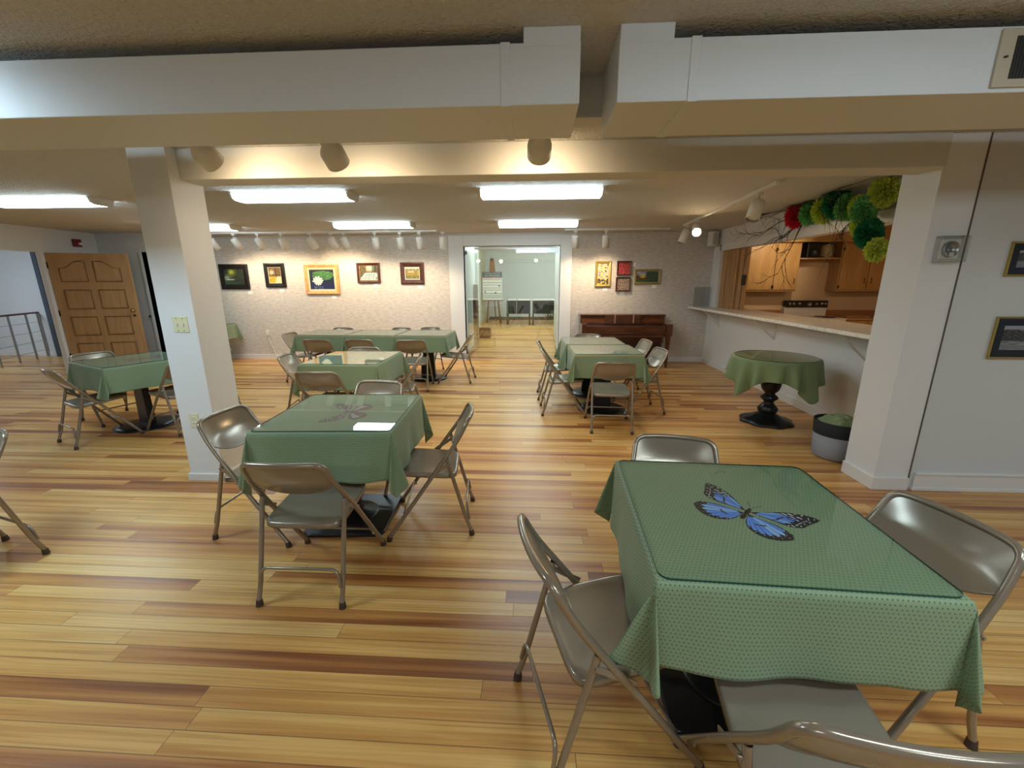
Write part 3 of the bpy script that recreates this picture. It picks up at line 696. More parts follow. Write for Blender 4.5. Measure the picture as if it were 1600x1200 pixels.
# butterflies -------------------------------------------------------
def butterfly(x, y, rz, sc, label, cells, edge, z=.7487, spots=True):
    t = empty('butterfly_print', (x, y, z), rz, label, 'butterfly decoration', 'butterfly prints under the table glass')
    def interp(tab, th):
        for (a, ra), (b, rb) in zip(tab, tab[1:]):
            if a <= th <= b: return ra+(rb-ra)*(th-a)/(b-a)
        return tab[-1][1]
    wings = [('forewing', [(-4, .085), (0, .128), (8, .152), (15, .160), (22, .176), (28, .196), (32, .205), (36, .190), (40, .165), (45, .11)], 6),
             ('hindwing', [(-80, .055), (-74, .085), (-62, .118), (-50, .138), (-36, .150), (-22, .156), (-12, .138), (-5, .090)], 7)]
    for s in (-1, 1):
        for nm, tab, nv in wings:
            g = G(); t0, t1 = tab[0][0], tab[-1][0]; out = [(0, 0)]
            for k in range(61):
                th = t0+(t1-t0)*k/60; r = interp(tab, th)*(1+.018*sin(k*1.9)); out.append((r*cos(radians(th)), r*sin(radians(th))))
            root = (.006, .012 if nm == 'forewing' else -.006)
            P = [(s*(a+root[0])*sc, (b+root[1])*sc) for a, b in out]
            k = len(P); g.add([(a, b, 0) for a, b in P]+[(a, b, .0004) for a, b in P], [tuple(range(k)), tuple(range(k, 2*k))], 0)
            zc = .0007
            dth = (t1-t0-6)/nv
            for v in range(nv):
                a0 = t0+3+dth*v+.5; a1 = a0+dth-1.0
                bands = [(.20, .70+.06*sin(v*2.1))]
                if nm == 'forewing': bands = [(.12, .50), (.53, .76)] if v < 4 else [(.16, .56)]
                else: bands = [(.12, .46), (.49, .86)] if v in (2, 3, 4) else [(.14, .84)]
                for r0, r1 in bands:
                    q = []
                    for j in range(7): th = a0+(a1-a0)*j/6; r = interp(tab, th)*r1*(1-.10*abs(j/3-1)**2); q.append((r*cos(radians(th)), r*sin(radians(th))))
                    for j in range(4): th = a1-(a1-a0)*j/3; r = interp(tab, th)*r0; q.append((r*cos(radians(th)), r*sin(radians(th))))
                    q = [(s*(a+root[0])*sc, (b+root[1])*sc, zc) for a, b in q]; g.add(q, [tuple(range(len(q)))], 1 if (v+len(bands)) % 3 else 2)
                if spots:
                    for rr, dd in ((.86, .25), (.86, .75), (.93, .5)):
                        th = a0+(a1-a0)*dd; r = interp(tab, th)*rr; cx, cy = r*cos(radians(th)), r*sin(radians(th)); e = .0032 if nm == 'forewing' else .0016
                        q = [(s*(cx+root[0]+e*cos(j*pi/3))*sc, (cy+root[1]+e*.7*sin(j*pi/3))*sc, zc) for j in range(6)]; g.add(q, [tuple(range(6))], 3)
                    if nm == 'forewing' and v >= 3:
                        for rr in (.62, .72):
                            th = (a0+a1)/2; r = interp(tab, th)*rr; cx, cy = r*cos(radians(th)), r*sin(radians(th))
                            q = [(s*(cx+root[0]+.010*cos(j*pi/4+.4)+.0)*sc, (cy+root[1]+.0028*sin(j*pi/4))*sc, zc) for j in range(8)]; g.add(q, [tuple(range(8))], 3)
            g.build(nm, [edge, cells, cells+'_light', 'spot_white'], t)
    g = G(); prof = [(-.052, .003), (-.044, .007), (-.028, .008), (-.014, .004), (0, .008), (.016, .008), (.026, .005), (.033, .006), (.038, .002)]
    L = [(-b*sc, a*sc) for a, b in prof]+[(b*sc, a*sc) for a, b in reversed(prof)]
    g.add([(a, b, .0010) for a, b in L], [tuple(range(len(L)))], 0)
    for s in (-1, 1):
        g.add([(s*.002*sc, .044*sc, .0008), (s*.003*sc, .043*sc, .0008), (s*.024*sc, .082*sc, .0008), (s*.022*sc, .083*sc, .0008)], [(0, 1, 2, 3)], 0)
    g.build('body', edge, t)
M_['wing_black'] = mat('wing_black', (16, 20, 34), .6); M_['cell_blue'] = mat('cell_blue', (96, 146, 240), .6, var=(60, .18)); M_['cell_blue_light'] = mat('cell_blue_light', (148, 188, 252), .6, var=(60, .12))
M_['spot_white'] = mat('spot_white', (232, 240, 250), .6)
M_['wing_grey'] = mat('wing_grey', (84, 78, 84), .6); M_['cell_pink'] = mat('cell_pink', (136, 104, 112), .6, var=(50, .2)); M_['cell_pink_light'] = mat('cell_pink_light', (176, 168, 190), .6, var=(50, .15))
butterfly(.760, 1.372, radians(-43), 1.06, 'blue and black butterfly picture on the near table', 'cell_blue', 'wing_black')
butterfly(-1.175, 2.47, radians(100), 1.08, 'grey and pink butterfly picture on the table right of the pillar', 'cell_pink', 'wing_grey')
butterfly(.80, 5.02, radians(30), 1.0, 'faint pink butterfly picture on the piano-side table', 'cell_pink', 'cell_pink_light', spots=False)
butterfly(-4.30, 4.28, radians(60), 1.0, 'dark butterfly picture on the angled far-left table', 'cell_pink', 'wing_grey')

# round table --------------------------------------------------------
rx, ry = 2.64, 4.655
t = empty('round_table', (rx, ry, 0), 0, 'round table on a turned black pedestal by the serving hatch', 'table')
G().lathe([(0, .705), (.41, .705), (.42, .715), (.42, .735), (.41, .742), (0, .742)], 48, cap=False).build('tabletop', 'cab', t)
G().lathe([(.075, .10), (.10, .13), (.105, .16), (.07, .20), (.05, .225), (.05, .24), (.085, .27), (.09, .29), (.055, .32), (.05, .335), (.085, .37), (.10, .42), (.10, .47), (.07, .55), (.065, .66), (.12, .705)], 28).build('column', 'iron', t)
g = G(); N = 60; prof = [(.27, .0), (.265, .02), (.22, .045), (.16, .06), (.12, .085), (.08, .11)]; vs = []; fs = []
for r, z in prof:
    for k in range(N):
        a = 2*pi*k/N; rr = r*(1+.045*cos(8*a)*(r/.27)); vs.append((rr*cos(a), rr*sin(a), z))
for i in range(len(prof)-1):
    for k in range(N): fs.append((i*N+k, i*N+(k+1) % N, (i+1)*N+(k+1) % N, (i+1)*N+k))
fs.append(tuple(reversed(range(N)))); g.add(vs, fs, 0, True); g.build('base', 'iron', t)
g = []; uv = []; N = 180; R0 = .424; half = .625; rows = 30; fs = []
for j in range(rows+1):
    for k in range(N):
        a = 2*pi*k/N; e = 12.0; sq = half/((abs(cos(a+.44))**e+abs(sin(a+.44))**e)**(1/e))*1.0
        if j <= 6: rho = R0*j/6
        else: rho = R0+(sq-R0)*(j-6)/(rows-6)
        if rho <= R0: P = (rho*cos(a), rho*sin(a), .7465)
        else:
            dd = rho-R0; fl = sin(a*15+.6*sin(3*a))+.4*sin(a*23+1); R = R0+.006*min(1, dd/.02)+.07*dd+dd*.15*fl+.004
            P = (R*cos(a), R*sin(a), .7465-dd)
        g.append(P); uv.append((rho*cos(a), rho*sin(a)))
for j in range(1, rows):
    for k in range(N): fs.append((j*N+k, j*N+(k+1) % N, (j+1)*N+(k+1) % N, (j+1)*N+k))
fs.append(tuple(N+k for k in range(N)))
me = bpy.data.meshes.new('round_tablecloth'); me.from_pydata(g, [], fs); me.materials.append(M_['cloth2']); uvl = me.uv_layers.new(name='UVMap')
for p_ in me.polygons:
    p_.use_smooth = len(p_.vertices) == 4
o = bpy.data.objects.new('tablecloth', me); C.objects.link(o); o.location = (rx, ry, 0); md = o.modifiers.new('solid', 'SOLIDIFY'); md.thickness = .002; md.offset = 1
tag(o, 'olive green cloth hanging in folds over the round table', 'tablecloth', 'green tablecloths')
g = G().lathe([(.40, 0), (.40, .006)], 64, mi=1, cap=False); g.add([(.40*cos(2*pi*k/64), .40*sin(2*pi*k/64), .006) for k in range(64)], [tuple(range(64))], 0)
o = g.build('glass_table_cover', ['glass', 'glass_edge']); o.location = (rx, ry, .750); tag(o, 'round clear glass sheet on the round table', 'glass tabletop', 'glass covers on the tables')

# laundry basket -------------------------------------------------------
bx, by = 2.735, 3.68
t = empty('fabric_basket', (bx, by, 0), 0, 'round grey basket with black rim band behind the right pier', 'basket')
G().lathe([(.0, .004), (.165, .004), (.175, .02), (.188, .22), (.182, .22), (.17, .03), (0, .02)], 40, cap=False).build('body', 'grey', t)
G().lathe([(.189, .218), (.198, .34), (.192, .342), (.184, .22)], 40, cap=False).build('rim_band', 'blackf', t)
g = G()
for k in range(24):
    pass
vs = []; fs = []; n = 28
for j in range(n+1):
    for i in range(n+1):
        u = -1+2*i/n; v = -1+2*j/n; r = max(abs(u), abs(v)); l = hypot(u, v) or 1; X = u*r/l*.178 if l else 0; Y = v*r/l*.178
        z = .30+.085*(1-r*r)+.028*noise.noise(Vector((X*22, Y*22, 3)))+.03*abs(noise.noise(Vector((X*11, Y*30, 8))))
        vs.append((X, Y, z))
for j in range(n):
    for i in range(n): fs.append((j*(n+1)+i, j*(n+1)+i+1, (j+1)*(n+1)+i+1, (j+1)*(n+1)+i))
o = G().add(vs, fs, 0, True).build('folded_cloth', 'cloth2'); o.location = (bx, by, 0); tag(o, 'crumpled sage green cloth stuffed in the grey basket', 'cloth')

# ------------------------------------------------------------------ paintings
def nz(x, y, s=1, o=0): return noise.noise(Vector((x*s, y*s, o)))
def mixc(a, b, t):
    t = max(0, min(1, t)); return tuple(a[i]*(1-t)+b[i]*t for i in range(3))
def p_pond(u, v):
    c = mixc((22, 28, 24), (40, 52, 34), .5+nz(u, v, 9, 1)); d = hypot((u-.38)*1.2, v-.78); c = mixc(c, (178, 190, 60), exp(-(d/.2)**2)*(.8+.5*nz(u, v, 20, 2)))
    d2 = hypot(u-.12, (v-.42)*1.1); c = mixc(c, (150, 170, 160), exp(-(d2/.2)**2)*.8)
    if v < .3: c = mixc(c, (60, 110, 96), (.3-v)*2.2*(1-u)+.2*nz(u*2, v*12, 4, 3))
    if abs(v-.31) < .012 and .1 < u < .5: c = (190, 200, 190)
    return c
def p_path(u, v):
    c = mixc((52, 38, 20), (132, 98, 44), .5+nz(u, v, 14, 5))
    if abs(u-.62-.05*sin(v*7)) < .035 and v > .38: return (40, 26, 16)
    if v > .5 and u < .55: c = mixc(c, (206, 210, 196), .9*exp(-((u-.25)/.2)**2-((v-.68)/.15)**2)*(1+.8*nz(u, v, 12, 3)))
    if v < .42: c = mixc((150, 130, 30), (196, 170, 60), .5+nz(u, v, 12, 8)); 
    if v < .42 and u > .62-.2*(.42-v)*2: c = (206, 188, 150)
    return c
def p_lily(u, v):
    c = mixc((10, 18, 40), (28, 44, 110), max(0, .75-v*1.3)+.1*nz(u, v, 8, 1))
    for (cx, cy, ax, ay) in ((.55, .80, .42, .13), (.62, .60, .30, .12), (.30, .66, .2, .1), (.82, .72, .2, .1)):
        e = ((u-cx)/ax)**2+((v-cy)/ay)**2
        if e < 1: c = mixc((34, 84, 44), (96, 148, 84), .5+.9*nz(u*1.5, v*5, 5, 2)+.2*sin(atan2(v-cy, u-cx)*9))
    dx, dy = (u-.33)*1.15, (v-.40); r = hypot(dx, dy); a = atan2(dy, dx); k = .27*(.58+.42*abs(sin(a*5.5+.4))**.7)*(1 if dy > -.02 else .78)
    if r < k: c = mixc((236, 240, 234), (176, 196, 190), .5+.5*sin(a*9)*(r/.2)); 
    if hypot(dx, dy-.03) < .035: c = (214, 220, 150)
    if v < .16 and abs(u-.34) < .18 and nz(u*3, v*30, 3, 4) > .0: c = mixc(c, (180, 190, 210), .5)
    return c
def p_river(u, v):
    c = mixc((58, 50, 30), (112, 96, 54), .5+nz(u, v, 12, 2))
    if v > .55 and .35 < u < .85: c = mixc(c, (220, 226, 210), max(0, 1-hypot((u-.6)*2.2, (v-.86)*2.4)))
    if v > .5 and u > .7: c = mixc(c, (40, 52, 40), .5)
    w_ = .15+(.5-v)*.8
    if v < .52 and u > .42-w_*.9: c = mixc((110, 130, 134), (206, 216, 214), .5+nz(u*7, v*1.5, 3, 7))
    return c
def p_marsh(u, v):
    if v > .88: return (226, 216, 190)
    if v > .74: return mixc((110, 116, 96), (160, 160, 140), .5+nz(u, v, 6, 1))
    c = mixc((118, 102, 44), (178, 152, 76), .5+nz(u*1, v*4, 6, 2))
    if v < .3: c = mixc(c, (82, 96, 54), .6+nz(u, v, 8, 3))
    if abs(v-.62) < .03 and .2 < u < .6: c = (226, 220, 200)
    return c
def p_yellow(u, v):
    c = mixc((196, 160, 178), (226, 200, 190), .5+nz(u, v, 9, 1))
    if v < .25: c = mixc((62, 60, 66), (88, 90, 96), .5+nz(u, v, 14, 3))
    q = nz(u*1.2+3, v*3.2, 4.5, 6)
    if q > .12: c = mixc((196, 160, 30), (240, 210, 70), q*2)
    if q < -.25: c = (70, 48, 60)
    return c
def p_red(u, v):
    return mixc((86, 20, 26), (206, 44, 60), .5+1.1*nz(u, v, 11, 3)) if nz(u, v, 17, 9) < .3 else (190, 130, 120)
def p_fleck(u, v):
    q = nz(u, v, 24, 4)
    return mixc((226, 208, 190), (196, 150, 120), nz(u, v, 30, 2)) if q > .12 else mixc((36, 18, 18), (88, 40, 34), .5+nz(u, v, 8, 2))
def p_land(u, v):
    if v > .6: c = mixc((110, 104, 150), (200, 190, 196), .5+nz(u*1, v*3, 5, 1))
    else: c = mixc((70, 44, 40), (104, 72, 50), .5+nz(u, v, 8, 1))
    if v < .68 and abs(u-.30) < .2 and v > .4: c = mixc(c, (196, 190, 60), 1-abs(u-.3)*5)
    if u > .42 and hypot((u-.72)*1.5, (v-.62)) < .5: c = mixc((32, 52, 44), (72, 96, 78), .5+nz(u, v, 14, 3))
    if v < .22: c = mixc((50, 84, 40), (30, 56, 44), u+nz(u, v, 10, 3))
    return c
def p_street(u, v):
    c = (150, 156, 168) if v > .5 else mixc((96, 100, 108), (150, 152, 158), .5+nz(u*2, v*9, 3, 2))
    if u < .62 and .38 < v < .86-.35*max(0, u-.25): c = mixc((30, 32, 38), (84, 86, 92), .5+nz(u, v, 22, 2)+(.3 if (int(u*14)+int(v*14)) % 2 else -.2))
    if u >= .62 and .38 < v < .55: c = (34, 36, 42)
    return c
def canvas(name, w_, h, fn, parent, y, nx=72):
    ny = max(8, int(nx*h/w_)); vs = []; col = []
    for j in range(ny+1):
        for i in range(nx+1):
            u = i/nx; v = j/ny; vs.append((-w_/2+u*w_, y, -h/2+v*h)); col.append(lin(fn(u, v)))
    fs = [(j*(nx+1)+i, j*(nx+1)+i+1, (j+1)*(nx+1)+i+1, (j+1)*(nx+1)+i) for j in range(ny) for i in range(nx)]
    me = bpy.data.meshes.new(name); me.from_pydata(vs, [], fs); a = me.color_attributes.new('Col', 'FLOAT_COLOR', 'POINT')
    for i, c in enumerate(col): a.data[i].color = (max(0, c[0]), max(0, c[1]), max(0, c[2]), 1)
    me.materials.append(M_['vcol']); o = bpy.data.objects.new(name, me); C.objects.link(o); o.parent = parent; return o
def lin_safe(c): return c
_l = lin
def lin(c): return tuple((max(0, x)/255)/12.92 if x/255 <= .04045 else ((x/255+.055)/1.055)**2.4 for x in c)
def frame_ring(g, w_, h, fw, y0, y1, lip=.006, mi=0):
    """mitred frame: outer w_ x h, rail width fw, from wall y1 to front y0 (y0<y1), front face bevelled in"""
    def rect(a, b): return [(-a, -b), (a, -b), (a, b), (-a, b)]
    o1 = rect(w_/2, h/2); o2 = rect(w_/2-fw*.25, h/2-fw*.25); i1 = rect(w_/2-fw, h/2-fw)
    vs = [(a, y1, b) for a, b in o1]+[(a, y0+lip, b) for a, b in o1]+[(a, y0, b) for a, b in o2]+[(a, y0+lip*1.6, b) for a, b in i1]+[(a, y1, b) for a, b in i1]
    fs = [(r*4+i, r*4+(i+1) % 4, (r+1)*4+(i+1) % 4, (r+1)*4+i) for r in range(4) for i in range(4)]
    g.add(vs, fs, mi); return g
def painting(x0, x1, z0, z1, yw, fm, fw, label, fn, liner=None, lw=0, depth=.035, group='framed paintings', cat='painting', inner=None):
    t = empty('framed_painting', ((x0+x1)/2, yw, (z0+z1)/2), 0, label, cat, group); W, H_ = x1-x0, z1-z0
    frame_ring(G(), W, H_, fw, -depth, 0).build('frame', fm, t)
    y = -depth*.45
    if liner:
        frame_ring(G(), W-2*fw+.004, H_-2*fw+.004, lw, y-.004, 0, .002).build('mat_board', liner, t)
    canvas('canvas', W-2*fw-2*lw+.004, H_-2*fw-2*lw+.004, fn, t, y)
    G().box(-W/2+fw*.5, W/2-fw*.5, -.004, -.0005, -H_/2+fw*.5, H_/2-fw*.5).build('backing', 'frame_black', t)
    return t
GW = BW
painting(-6.33, -5.74, 1.43, 1.915, GW, 'frame_black', .09, 'dark pond painting in a wide black frame beside the pillar', p_pond)
painting(-5.395, -4.98, 1.465, 1.93, GW, 'frame_black', .075, 'small upright painting of a yellow path in a black frame', p_path, 'linen', .012)
painting(-4.58, -3.89, 1.325, 1.90, GW, 'frame_pine', .055, 'white water lily painting in a broad light wood frame', p_lily, 'linen', .045)
painting(-3.51, -3.05, 1.543, 1.925, GW, 'frame_brown', .05, 'river reflection painting in a brown frame', p_river, 'linen', .008)
painting(-2.64, -2.175, 1.52, 1.93, GW, 'frame_brown', .085, 'golden marsh painting with white liner in dark brown frame', p_marsh, 'card', .012)
painting(1.138, 1.437, 1.458, 1.93, GW, 'frame_gold', .045, 'tall narrow painting of yellow and pink flowers', p_yellow)
painting(1.543, 1.81, 1.672, 1.93, GW, 'frame_brown', .02, 'small square red flower painting, the upper one', p_red, depth=.05)
painting(1.536, 1.805, 1.376, 1.636, GW, 'frame_brown', .02, 'small square painting of white flecks, the lower one', p_fleck, depth=.05)
painting(1.878, 2.37, 1.503, 1.778, GW, 'frame_olive', .042, 'wide tree landscape painting in an olive gold frame', p_land)
painting(3.166, 3.62, 1.018, 1.31, 3.06, 'frame_gold', .014, 'lower black and white street photograph in a gold frame', p_street, 'navy', .05, .02, 'framed photographs on the front right wall', 'framed photograph')
painting(3.135, 3.56, 1.577, 1.80, 3.06, 'frame_gold', .014, 'upper black and white photograph in a gold frame, cut by the edge', p_street, 'navy', .045, .02, 'framed photographs on the front right wall', 'framed photograph')
from_px = [(391.5, 457.5, 'below the dark pond painting'), (440.5, 454, 'below the upright path painting'), (522.5, 464.5, 'below the water lily painting'), (587.5, 446.5, 'below the river painting'), (657, 448.5, 'below the marsh painting'), (945, 452.5, 'below the yellow flower painting'), (972, 458.5, 'below the white fleck painting'), (1022, 447.5, 'below the wide landscape painting'), (991, 413.5, 'right of the small red painting'), (986.5, 415, 'left one beside the small red painting')]
for px, py, lab in from_px:
    d = _f+_r*(px-800)/F_PX+_u*(600-py)/F_PX; k = GW/d.y; X, Z = k*d.x, CAM_H+k*d.z
    wd, hh = (.045, .028) if py > 420 else (.026, .035)
    if px < 990 and py < 420: wd, hh = .02, .02
    tag(G().box(X-wd, X+wd, GW-.004, GW, Z-hh, Z+hh).build('price_card', 'card'), 'small white card ' + lab, 'card', 'white cards beside the paintings')

# outlet and switch plates ------------------------------------------------------
def outlet(x, y, z, label, w_=.07, h=.115, kind='outlet', rx=0):
    t = empty('wall_'+kind, (x, y, z), 0, label, kind)
    G().box(-w_/2, w_/2, -.006, 0, -h/2, h/2).build('plate', mat('ivory_plate', (222, 220, 186), .4), t, bevel=.002)
    if kind == 'outlet':
        for s in (-1, 1):
            G().box(-.016, .016, -.0085, -.005, s*.022-.013, s*.022+.013).build('socket', 'white', t, bevel=.003)
            G().box(-.008, -.005, -.0092, -.008, s*.022-.004, s*.022+.006).box(.005, .008, -.0092, -.008, s*.022-.004, s*.022+.006).build('slot', 'black', t)
    else:
        for s in (-1, 1):
            G().box(s*.023-.006, s*.023+.006, -.016, -.005, -.010, .010).build('toggle', 'white', t, bevel=.002)
            for q in (-1, 1): G().lathe([(.003, 0), (.003, .002)], 8, org=(s*.023, -.007, q*.045), mtx=Matrix.Rotation(pi/2, 3, 'X')).build('screw', 'bronze', t)
    return t
outlet(-2.607, 2.94, 1.254, 'ivory double light switch on the white pillar', .115, .115, 'switch')
outlet(-2.645, 2.94, .508, 'ivory power outlet low on the white pillar')
outlet(-5.52, BW, .56, 'white power outlet with a plugged cord on the gallery wall')
o = G().tube([(-5.50, BW-.02, .54), (-5.48, BW-.03, .40), (-5.42, BW-.025, .22), (-5.38, BW-.03, .04)], .009, 8).box(-5.53, -5.48, BW-.04, BW-.008, .50, .57).build('power_cord', 'white'); tag(o, 'white cord hanging from the gallery wall outlet', 'cord')
# fire alarm, speaker, strobe
t = empty('fire_alarm', (LX, 7.36, 2.25), 0, 'dark red fire alarm strobe above the wooden door', 'fire alarm')
G().box(0, .045, -.065, .065, -.065, .065).build('housing', 'red', t, bevel=.006)
G().box(.045, .07, .0, .05, -.035, .01).build('lens', 'card', t, bevel=.006)
t = empty('wall_speaker', (3.19, 8.08, 2.30), radians(20), 'small white loudspeaker near the corner by the hatch', 'speaker')
G().rbox(-.075, .075, -.07, .07, -.13, .12, .03).build('cabinet', 'white', t); G().box(.06, .13, -.02, .02, -.03, .03).build('bracket', 'white', t)
G().box(-.055, .055, -.0715, -.069, -.10, .09).build('grille', mat('speaker_grille', (200, 198, 192), .7), t)
t = empty('alarm_strobe', (2.732, 3.055, 1.752), 0, 'square alarm horn in a clear plastic guard on the right pier', 'alarm')
G().box(-.062, .062, -.022, 0, -.062, .062).build('plate', 'card', t, bevel=.003)
G().lathe([(.052, 0), (.052, .014), (.044, .02), (.042, .004), (.0, .002)], 36, mtx=Matrix.Rotation(pi/2, 3, 'X'), org=(0, -.02, 0), cap=False).build('horn_ring', 'steel', t)
G().lathe([(.024, 0), (.020, .014), (.0, .02)], 24, mtx=Matrix.Rotation(pi/2, 3, 'X'), org=(.012, -.022, .008), cap=False).build('strobe_lens', 'clear', t)
G().box(-.014, .014, -.045, -.022, -.048, -.022).build('tab', 'card', t)
g = G(); 
for a, b, c_, d_ in ((-.082, .082, -.082, -.076), (-.082, .082, .076, .082), (-.082, -.076, -.082, .082), (.076, .082, -.082, .082)): g.box(a, b, -.06, 0, c_, d_)
g.box(-.082, .082, -.062, -.060, -.082, .082); g.build('guard', 'clear', t)

# ------------------------------------------------------------------ left side: doors, railing
t = empty('panel_door', (LX+.02, 6.80, 0), radians(20), 'open wooden door with eight raised panels, arched at the top', 'door')
DW, DH = 1.13, 2.05
g = G().box(0, DW, 0, .04, .01, DH); g.build('door_leaf', 'doorwood', t, bevel=.003)
cols = [(.14, .51), (.62, .99)]; rowsz = [(1.58, 1.92), (1.12, 1.44), (.66, .98), (.20, .52)]
M_['groove'] = mat('panel_groove', (126, 92, 56), .5)
for ci, (a, b) in enumerate(cols):
    for ri, (c_, d_) in enumerate(rowsz):
        if ri == 0:
            n = 10; top = []
            for k in range(n+1):
                q = k/n; z = 1.80+.12*(.5-.5*cos(pi*min(1, max(0, (q-.15)/.6)))); top.append((a+(b-a)*q, z))
            if ci == 1: top = [(a+b-x, z) for x, z in top][::-1]
            poly = [(a, c_), (b, c_)]+top[::-1]
        else: poly = [(a, c_), (b, c_), (b, d_), (a, d_)]
        loop = [(x, -.001, z) for x, z in poly]
        pn = G(); pn.tube(loop, .009, 6, closed=True, mi=0)
        cx = sum(x for x, z in poly)/len(poly); cz = sum(z for x, z in poly)/len(poly)
        pn.prism([(cx+(x-cx)*.88, cz+(z-cz)*.88) for x, z in poly], -.009, 0, 'y', 1)
        pn.build('raised_panel', ['groove', 'doorwood'], t)
kn = G().lathe([(.028, 0), (.028, .006), (.010, .012), (.010, .035), (.026, .045), (.030, .058), (.022, .07), (0, .074)], 20, mtx=Matrix.Rotation(pi/2, 3, 'X'), org=(DW-.07, 0, 1.08), cap=False).build('door_knob', 'brass', t)
G().lathe([(.02, 0), (.02, .012), (0, .014)], 16, mtx=Matrix.Rotation(pi/2, 3, 'X'), org=(DW-.07, 0, .99), cap=False).build('lock', 'bronze', t)
for z in (.3, 1.05, 1.85): G().box(-.012, .012, -.006, .02, z-.05, z+.05).build('hinge', 'bronze', t)
t = empty('closet_door', (-7.36, 7.70, 0), radians(-84), 'white edge of a half open closet door left of the pillar', 'door')
G().box(-.012, .012, -.018, .018, 0, 2.11).build('door_edge', 'trim', t, bevel=.002)
G().lathe([(.022, 0), (.010, .01), (.010, .035), (.026, .05), (.022, .065), (0, .07)], 16, mtx=Matrix.Rotation(-pi/2, 3, 'Y'), org=(0, -.06, .93), cap=False).build('door_knob', 'bronze', t)
# stairwell dark frame
struct(G().box(-10.42, -10.32, 8.40, 8.5, 0, 2.3), 'trim_6', mat('slate_frame', (72, 84, 98), .5)); struct(G().box(-10.32, -10.20, 8.42, 8.5, 0, 2.3), 'door_2', 'dark')
t = empty('stair_railing', (-10.07, 7.17, 0), 0, 'steel post railing with thin wires at the stair landing', 'railing')
pp = [(-.0, 0), (-.265, .50), (-.43, .925), (-.63, 1.29)]
pp = [(.29, -.62)]+pp
for a, b in pp: G().tube([(a, b, 0), (a, b, .93)], .018, 8).build('post', 'steel', t)
G().tube([(.6, -1.3, .945), (pp[-1][0]-.03, pp[-1][1]+.06, .945)], .02, 10).build('handrail', mat('red_brown_rail', (104, 58, 52), .5), t)
for z in (.15, .35, .55, .75): G().tube([(.6, -1.3, z), (pp[-1][0]-.02, pp[-1][1]+.04, z)], .0045, 6).build('wire', 'steel', t)

# ------------------------------------------------------------------ piano
t = empty('upright_piano', (1.655, 7.98, 0), 0, 'low walnut upright piano against the gallery wall', 'piano')
W2 = .80
G().box(-W2, W2-.03, 0, .30, .42, .93).build('case', 'piano', t, bevel=.004)
G().box(-W2-.01, W2-.02, -.03, .31, .93, .955).build('lid', 'piano', t, bevel=.004)
g = G().prism([(-.06, .80), (.01, .93), (.02, .93), (.02, .80)], -W2+.02, W2-.05, 'x'); g.build('upper_panel', 'piano', t)
G().box(-.36, .30, -.085, -.04, .79, .935).build('music_desk', 'piano', t, bevel=.003)
for x in (-.17, .17): G().box(x-.012, x+.012, -.10, -.085, .80, .955).build('desk_clip', mat('clip_rose', (168, 120, 104), .3), t, bevel=.002)
G().box(-W2+.02, W2, -.30, .02, .60, .66).build('key_bed', 'piano', t, bevel=.004)
G().box(-W2+.10, W2-.08, -.30, -.02, .66, .765).build('fallboard', 'piano', t, bevel=.01)
for x0, x1 in ((-W2, -W2+.10), (W2-.08, W2+.03)): G().box(x0, x1, -.32, .02, .58, .80).build('cheek', 'piano', t, bevel=.006)
G().box(-W2, W2, -.30, -.26, .56, .62).build('key_slip', 'piano', t, bevel=.003)
for x in (-W2+.05, W2-.03):
    G().add([(x-.035, -.30, .58), (x+.035, -.30, .58), (x+.035, -.23, .58), (x-.035, -.23, .58), (x-.018, -.285, 0), (x+.018, -.285, 0), (x+.018, -.25, 0), (x-.018, -.25, 0)], [(0, 1, 2, 3), (7, 6, 5, 4), (0, 4, 5, 1), (1, 5, 6, 2), (2, 6, 7, 3), (3, 7, 4, 0)]).build('leg', 'piano', t)
G().box(-W2+.01, W2-.04, .06, .30, .0, .42).build('lower_panel', mat('shaded_walnut', (56, 26, 16), .35), t, bevel=.003)  # panel darkened in colour for the open, shaded space under the keys
for x in (-.10, 0, .10): G().box(x-.015, x+.015, -.03, .07, .05, .065).build('pedal', 'brass', t, bevel=.004)

# ------------------------------------------------------------------ serving counter
t = empty('serving_counter', (RX, 3.36, 1.05), 0, 'long white marble-look serving counter through the hatch', 'counter')
o = G().box(-.385, .30, .005, 4.92, 0, .04).build('countertop', 'marble', t, bevel=.004)
for y in (7.73, 5.95, 4.28):
    g = G(); yy = y-3.36
    g.box(-.33, 0, yy-.02, yy+.02, -.006, 0); g.box(-.006, 0, yy-.02, yy+.02, -.30, 0)
    a = Vector((-.30, yy, -.006)); b = Vector((-.004, yy, -.28)); dv = (b-a).normalized(); nn = Vector((-dv.z, 0, dv.x))*.006; sx = Vector((0, .020, 0))
    g.add([a+nn-sx, b+nn-sx, b-nn-sx, a-nn-sx, a+nn+sx, b+nn+sx, b-nn+sx, a-nn+sx], [(0, 1, 2, 3), (7, 6, 5, 4), (0, 4, 5, 1), (1, 5, 6, 2), (2, 6, 7, 3), (3, 7, 4, 0)])
    g.build('bracket', 'white', t)
M_['acrylic'] = glass('acrylic_panel', (.86, .88, .88), 1.45)
o = G().box(2.99, 3.30, 8.19, 8.195, 1.09, 1.45).build('acrylic_guard', 'acrylic'); tag(o, 'clear acrylic panel standing on the far end of the counter', 'acrylic panel')
t = empty('counter_outlet', (RX-.018, 7.99, 1.22), 0, 'white outlet beside the wooden shutter above the counter', 'outlet')
G().box(-.006, .0, -.035, .035, -.055, .055).build('plate', 'white', t, bevel=.002); G().box(-.010, -.005, -.014, .014, -.03, .03).build('socket', 'card', t, bevel=.002)
